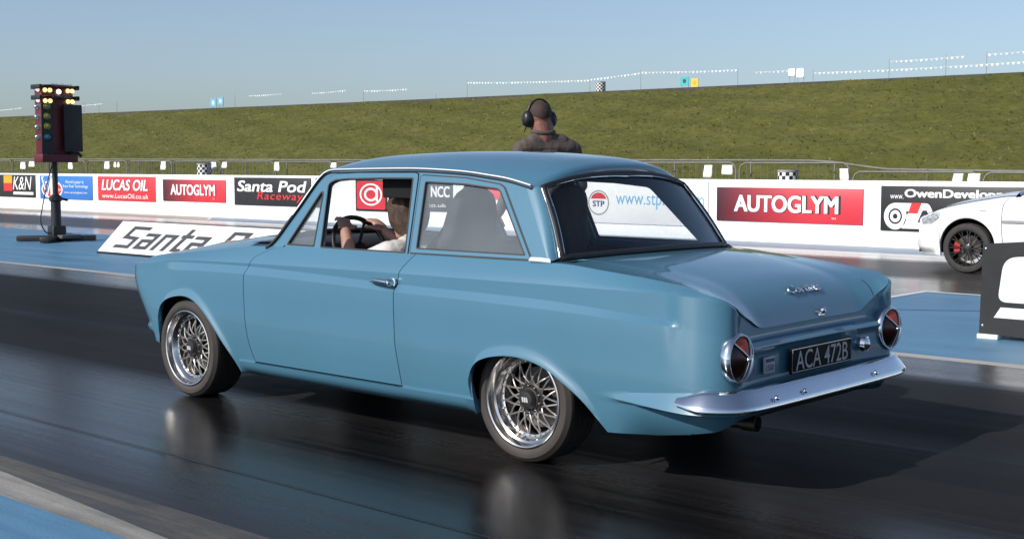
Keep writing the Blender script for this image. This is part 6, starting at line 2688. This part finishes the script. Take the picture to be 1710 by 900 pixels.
def hand(prims, wrist, dirv, palmn, side_, tag_, curl=0.4, s=1.0):
    """Palm, four unequal bent fingers and a thumb off the side of the palm."""
    d = Vector(dirv).normalized()
    n = Vector(palmn)
    n = (n - d * n.dot(d)).normalized()
    w = d.cross(n) * side_
    wr = Vector(wrist)
    rot = Matrix((tuple(d), tuple(w), tuple(n))).transposed()
    prims.append(('e', wr + d * 0.050 * s, (0.055 * s, 0.042 * s, 0.018 * s), tag_, rot))
    for k, (off, ln) in enumerate(((-0.030, 0.074), (-0.010, 0.085), (0.010, 0.079), (0.029, 0.062))):
        p0 = wr + d * 0.085 * s + w * off * s
        a = d
        p = p0
        for q in range(3):
            ang_ = curl * (0.6 + 0.7 * q)
            a2 = (d * math.cos(ang_) + n * math.sin(ang_)).normalized()
            p2 = p + a2 * ln * s * (0.45, 0.32, 0.23)[q]
            prims.append(('c', p, p2, (0.0098 - 0.0008 * q) * s, (0.0092 - 0.0009 * q) * s, tag_))
            p = p2
    t0 = wr + d * 0.025 * s - w * 0.030 * s
    t1 = t0 + (d * 0.6 - w * 0.75 + n * 0.25).normalized() * 0.045 * s
    t2 = t1 + (d * 0.85 - w * 0.2 + n * (0.3 + curl * 0.4)).normalized() * 0.035 * s
    prims.append(('c', t0, t1, 0.014 * s, 0.0115 * s, tag_))
    prims.append(('c', t1, t2, 0.0115 * s, 0.009 * s, tag_))


def head(prims, P, rot, c, tag_, s=1.0):
    """P maps (left, forward, up) offsets from head centre c."""
    I = rot
    e = lambda l, f, u: c + I @ Vector((f, l, u)) * s
    prims += [('e', e(0, -0.008, 0.030), (0.098 * s, 0.077 * s, 0.098 * s), tag_, I), ('e', e(0, 0.022, -0.045), (0.070 * s, 0.060 * s, 0.080 * s), tag_, I),
              ('e', e(0, 0.045, -0.092), (0.040 * s, 0.042 * s, 0.030 * s), tag_, I),
              ('c', e(0, 0.092, 0.005), e(0, 0.112, -0.030), 0.010 * s, 0.015 * s, tag_),
              ('e', e(0, 0.085, 0.028), (0.018 * s, 0.055 * s, 0.012 * s), tag_, I),
              ('e', e(0, 0.083, -0.064), (0.014 * s, 0.026 * s, 0.007 * s), tag_, I), ('e', e(0, 0.081, -0.078), (0.014 * s, 0.023 * s, 0.008 * s), tag_, I)]
    for sd in (-1, 1):
        prims.append(('e', e(0.077 * sd, -0.008, -0.012), (0.020 * s, 0.009 * s, 0.032 * s), tag_, I))
        prims.append(('e', e(0.036 * sd, 0.070, -0.030), (0.022 * s, 0.024 * s, 0.020 * s), tag_, I))


# ---- marshal standing beyond the car
my = math.atan2(-0.479, 0.877)
mbase = (3.115, -3.105, 0.0)
ml = empty('person', mbase, 'bald person seen from behind in brown-grey jacket and black ear defenders, beyond the blue car', 'person')
q, mrot = frame(mbase, my)
I3 = mrot
pr = []
T = 'jacket'
pr += [('e', q(0, 0.0, 0.98), (0.125, 0.175, 0.15), 'trousers', I3), ('e', q(0, 0.01, 1.12), (0.125, 0.170, 0.16), T, I3), ('e', q(0, 0.0, 1.29), (0.130, 0.195, 0.20), T, I3),
       ('c', q(-0.180, -0.015, 1.440), q(0.180, -0.015, 1.440), 0.082, 0.082, T), ('c', q(-0.12, -0.02, 1.490), q(0.12, -0.02, 1.490), 0.066, 0.066, T),
       ('c', q(-0.03, -0.02, 1.525), q(0.085, -0.02, 1.525), 0.055, 0.055, T), ('c', q(0, 0.0, 1.525), q(0, 0.022, 1.64), 0.064, 0.062, 'skin')]
for s in (-1, 1):
    pr += [('c', q(0.095 * s, 0.0, 0.93), q(0.115 * s, 0.025, 0.50), 0.098, 0.066, 'trousers'), ('c', q(0.115 * s, 0.025, 0.50), q(0.125 * s, -0.015, 0.11), 0.068, 0.052, 'trousers'),
           ('c', q(0.125 * s, -0.035, 0.055), q(0.150 * s, 0.15, 0.040), 0.050, 0.042, 'boots'), ('c', q(0.125 * s, -0.01, 0.16), q(0.125 * s, -0.02, 0.06), 0.054, 0.052, 'boots')]
# left arm held a little out, right arm down
pr += [('c', q(0.225, -0.015, 1.430), q(0.325, -0.055, 1.15), 0.070, 0.056, T), ('c', q(0.325, -0.055, 1.15), q(0.385, 0.055, 0.93), 0.056, 0.042, T)]
hand(pr, q(0.388, 0.065, 0.91), q(0.39, 0.10, 0.80) - q(0.388, 0.065, 0.91), q(-1, 0.2, 0) - q(0, 0, 0), -1, 'skin', 0.45)
pr += [('c', q(-0.225, -0.015, 1.430), q(-0.290, -0.03, 1.14), 0.070, 0.056, T), ('c', q(-0.275, -0.03, 1.14), q(-0.285, 0.06, 0.90), 0.056, 0.042, T)]
hand(pr, q(-0.286, 0.065, 0.88), q(-0.285, 0.09, 0.77) - q(-0.286, 0.065, 0.88), q(1, 0.2, 0) - q(0, 0, 0), 1, 'skin', 0.45)
hyaw = Matrix.Rotation(R(6), 3, 'Z') @ I3
hc = q(0.055, 0.030, 1.682)
head(pr, q, hyaw, hc, 'skin', 1.06)
pr += [('e', hc + hyaw @ Vector((-0.015, 0, 0.02)), (0.102, 0.092, 0.098), 'skin', hyaw), ('c', q(0.03, -0.012, 1.52), q(0.05, 0.0, 1.64), 0.082, 0.080, 'skin')]
figure('body', pr, {'skin': M_skin, 'jacket': M_jack, 'trousers': M_trou, 'boots': M_boot}, ml, 0.0075, 4)
he = lambda l, f, u: hc + hyaw @ Vector((f, l, u))
M_crop = mat('cropped_brown_hair', (0.040, 0.020, 0.015), 0.8, var=0.35, vscale=60, bump=0.4, bscale=220, bdist=0.004)
mb = MB()
rows = []
for i in range(20):
    row = []
    for k in range(40):
        t = 2 * math.pi * k / 40
        lim = math.pi * (0.40 + 0.20 * (0.5 - 0.5 * math.cos(t)))
        b_ = lim * i / 19
        row.append(he(0.0945 * math.sin(b_) * math.sin(t), -0.014 + 0.109 * math.sin(b_) * math.cos(t), 0.028 + 0.1085 * math.cos(b_)))
    rows.append(row + [row[0]])
mb.grid(rows)
mb.build('hair', M_crop, ml, angle=180)
mb = MB()
mb.tube([he(0.108 * math.cos(a), -0.012 + 0.0 * a, 0.02 + 0.130 * math.sin(a)) for a in np.linspace(R(-8), R(188), 26)], 0.0085, 8)
hs = mb.build('headset', M_hset, ml, angle=60)
for s in (1, -1):
    mb = MB()
    axv = hyaw @ Vector((0, s, 0.08))
    mb.lathe([(0.0, 0.066), (0.030, 0.063), (0.046, 0.050), (0.053, 0.028), (0.054, 0.0), (0.048, -0.010), (0.0, -0.010)], he(0.082 * s, -0.010, -0.012), axv, 24)
    v = np.array(mb.v)
    c0 = np.array(he(0.082 * s, -0.010, -0.012))
    v[:, 2] = c0[2] + (v[:, 2] - c0[2]) * 1.28
    mb.v = [tuple(p) for p in v]
    mb.build('ear_cup', M_hset, hs, angle=50)
mb = MB()
mb.tube([he(0.10, 0.01, -0.05), he(0.115, 0.02, -0.10), he(0.105, 0.06, -0.115)], 0.005, 6)
mb.build('microphone', M_hset, hs, angle=50)
mb = MB()
ring_ = [q(0.032 + 0.086 * math.cos(a), -0.008 + 0.074 * math.sin(a), 1.572 + 0.012 * math.sin(a)) for a in np.linspace(0, 2 * math.pi, 28, endpoint=False)]
mb.tube(ring_, 0.019, 8, closed=True)
mb.build('collar', M_jack, ml, angle=60)

# ---- driver
dbase = (0.98, 0.36, 0.0)
dr = empty('person', dbase, 'driver in pale grey tee shirt leaning forward with both hands on the steering wheel', 'person')
I3 = Matrix.Identity(3)
pr = []
V_ = Vector
S_ = 'tee'
pr += [('e', V_((0.90, 0.36, 0.50)), (0.15, 0.18, 0.12), 'jeans', I3), ('c', V_((0.93, 0.36, 0.58)), V_((1.00, 0.36, 0.74)), 0.140, 0.145, S_),
       ('e', V_((1.02, 0.36, 0.76)), (0.125, 0.19, 0.15), S_, I3), ('c', V_((1.03, 0.215, 0.865)), V_((1.03, 0.505, 0.865)), 0.070, 0.070, S_),
       ('c', V_((1.03, 0.29, 0.895)), V_((1.03, 0.43, 0.895)), 0.058, 0.058, S_), ('c', V_((1.03, 0.36, 0.88)), V_((1.06, 0.36, 1.0)), 0.062, 0.056, 'skin')]
for y in (0.25, 0.47):
    pr += [('c', V_((0.95, y, 0.48)), V_((1.36, y, 0.56)), 0.085, 0.062, 'jeans'), ('c', V_((1.36, y, 0.56)), V_((1.62, y, 0.27)), 0.060, 0.045, 'jeans'), ('c', V_((1.62, y, 0.26)), V_((1.80, y, 0.29)), 0.042, 0.034, 'boots')]
# left (near) arm: short sleeve, elbow under the sill, hand over the wheel top
pr += [('c', V_((1.04, 0.535, 0.865)), V_((1.20, 0.555, 0.815)), 0.066, 0.056, S_), ('c', V_((1.18, 0.555, 0.82)), V_((1.335, 0.53, 0.785)), 0.046, 0.040, 'skin'),
       ('c', V_((1.335, 0.53, 0.785)), V_((1.475, 0.445, 0.955)), 0.041, 0.029, 'skin')]
hand(pr, V_((1.480, 0.44, 0.965)), V_((0.075, -0.045, 0.062)), V_((0.35, -0.05, -0.9)), 1, 'skin', 0.62, 1.0)
# right (far) arm
pr += [('c', V_((1.04, 0.19, 0.865)), V_((1.18, 0.15, 0.82)), 0.066, 0.056, S_), ('c', V_((1.16, 0.15, 0.825)), V_((1.28, 0.13, 0.83)), 0.045, 0.040, 'skin'),
       ('c', V_((1.28, 0.13, 0.83)), V_((1.43, 0.195, 0.945)), 0.040, 0.028, 'skin')]
hand(pr, V_((1.435, 0.197, 0.952)), V_((0.075, 0.012, 0.055)), V_((0.35, 0.05, -0.9)), -1, 'skin', 0.62, 1.0)
hc = V_((1.095, 0.36, 1.045))
hrot = Matrix.Rotation(R(-3), 3, 'Z') @ Matrix.Rotation(R(8), 3, 'Y')
head(pr, None, hrot, hc, 'skin', 0.97)
figure('body', pr, {'skin': M_fair, 'tee': M_tee, 'jeans': M_jean, 'boots': M_boot}, dr, 0.006, 3)
he = lambda l, f, u: hc + hrot @ V_((f, l, u))
# hair: a shaggy cap over crown, sides and nape
mb = MB()
rows = []
for i in range(22):
    a = math.pi * i / 21
    row = []
    for k in range(48):
        t = 2 * math.pi * k / 48          # 0 = forward
        fwd_ = math.cos(t)
        low = 0.70 + 0.12 * (1 - fwd_) if fwd_ < 0.45 else 0.46
        b_ = min(a, math.pi * low)
        jit = 1 + 0.035 * math.sin(9 * t + 5 * b_) + 0.03 * math.sin(17 * t - 3 * b_) + random.uniform(-0.012, 0.012)
        sb_ = max(math.sin(b_), 0.62) if b_ > 1.6 else math.sin(b_)
        rr = (0.118 * sb_ * jit, 0.100 * sb_ * jit, 0.122 * math.cos(b_) * (1.25 if b_ > 1.57 else 1.0))
        row.append(he(rr[1] * math.sin(t), -0.010 + rr[0] * math.cos(t), 0.028 + rr[2]))
    rows.append(row + [row[0]])
mb.grid(rows)
mb.build('hair', M_hair, dr, angle=180)
mb = MB()
mb.tube([V_((1.12, 0.505, 0.915)), V_((1.165, 0.47, 0.84)), V_((1.165, 0.42, 0.72)), V_((1.10, 0.30, 0.55))], 0.013, 6)
mb.build('seat_belt', M_trim, dr, angle=60)
for ob in (dr,):
    pass
bpy.context.view_layer.update()
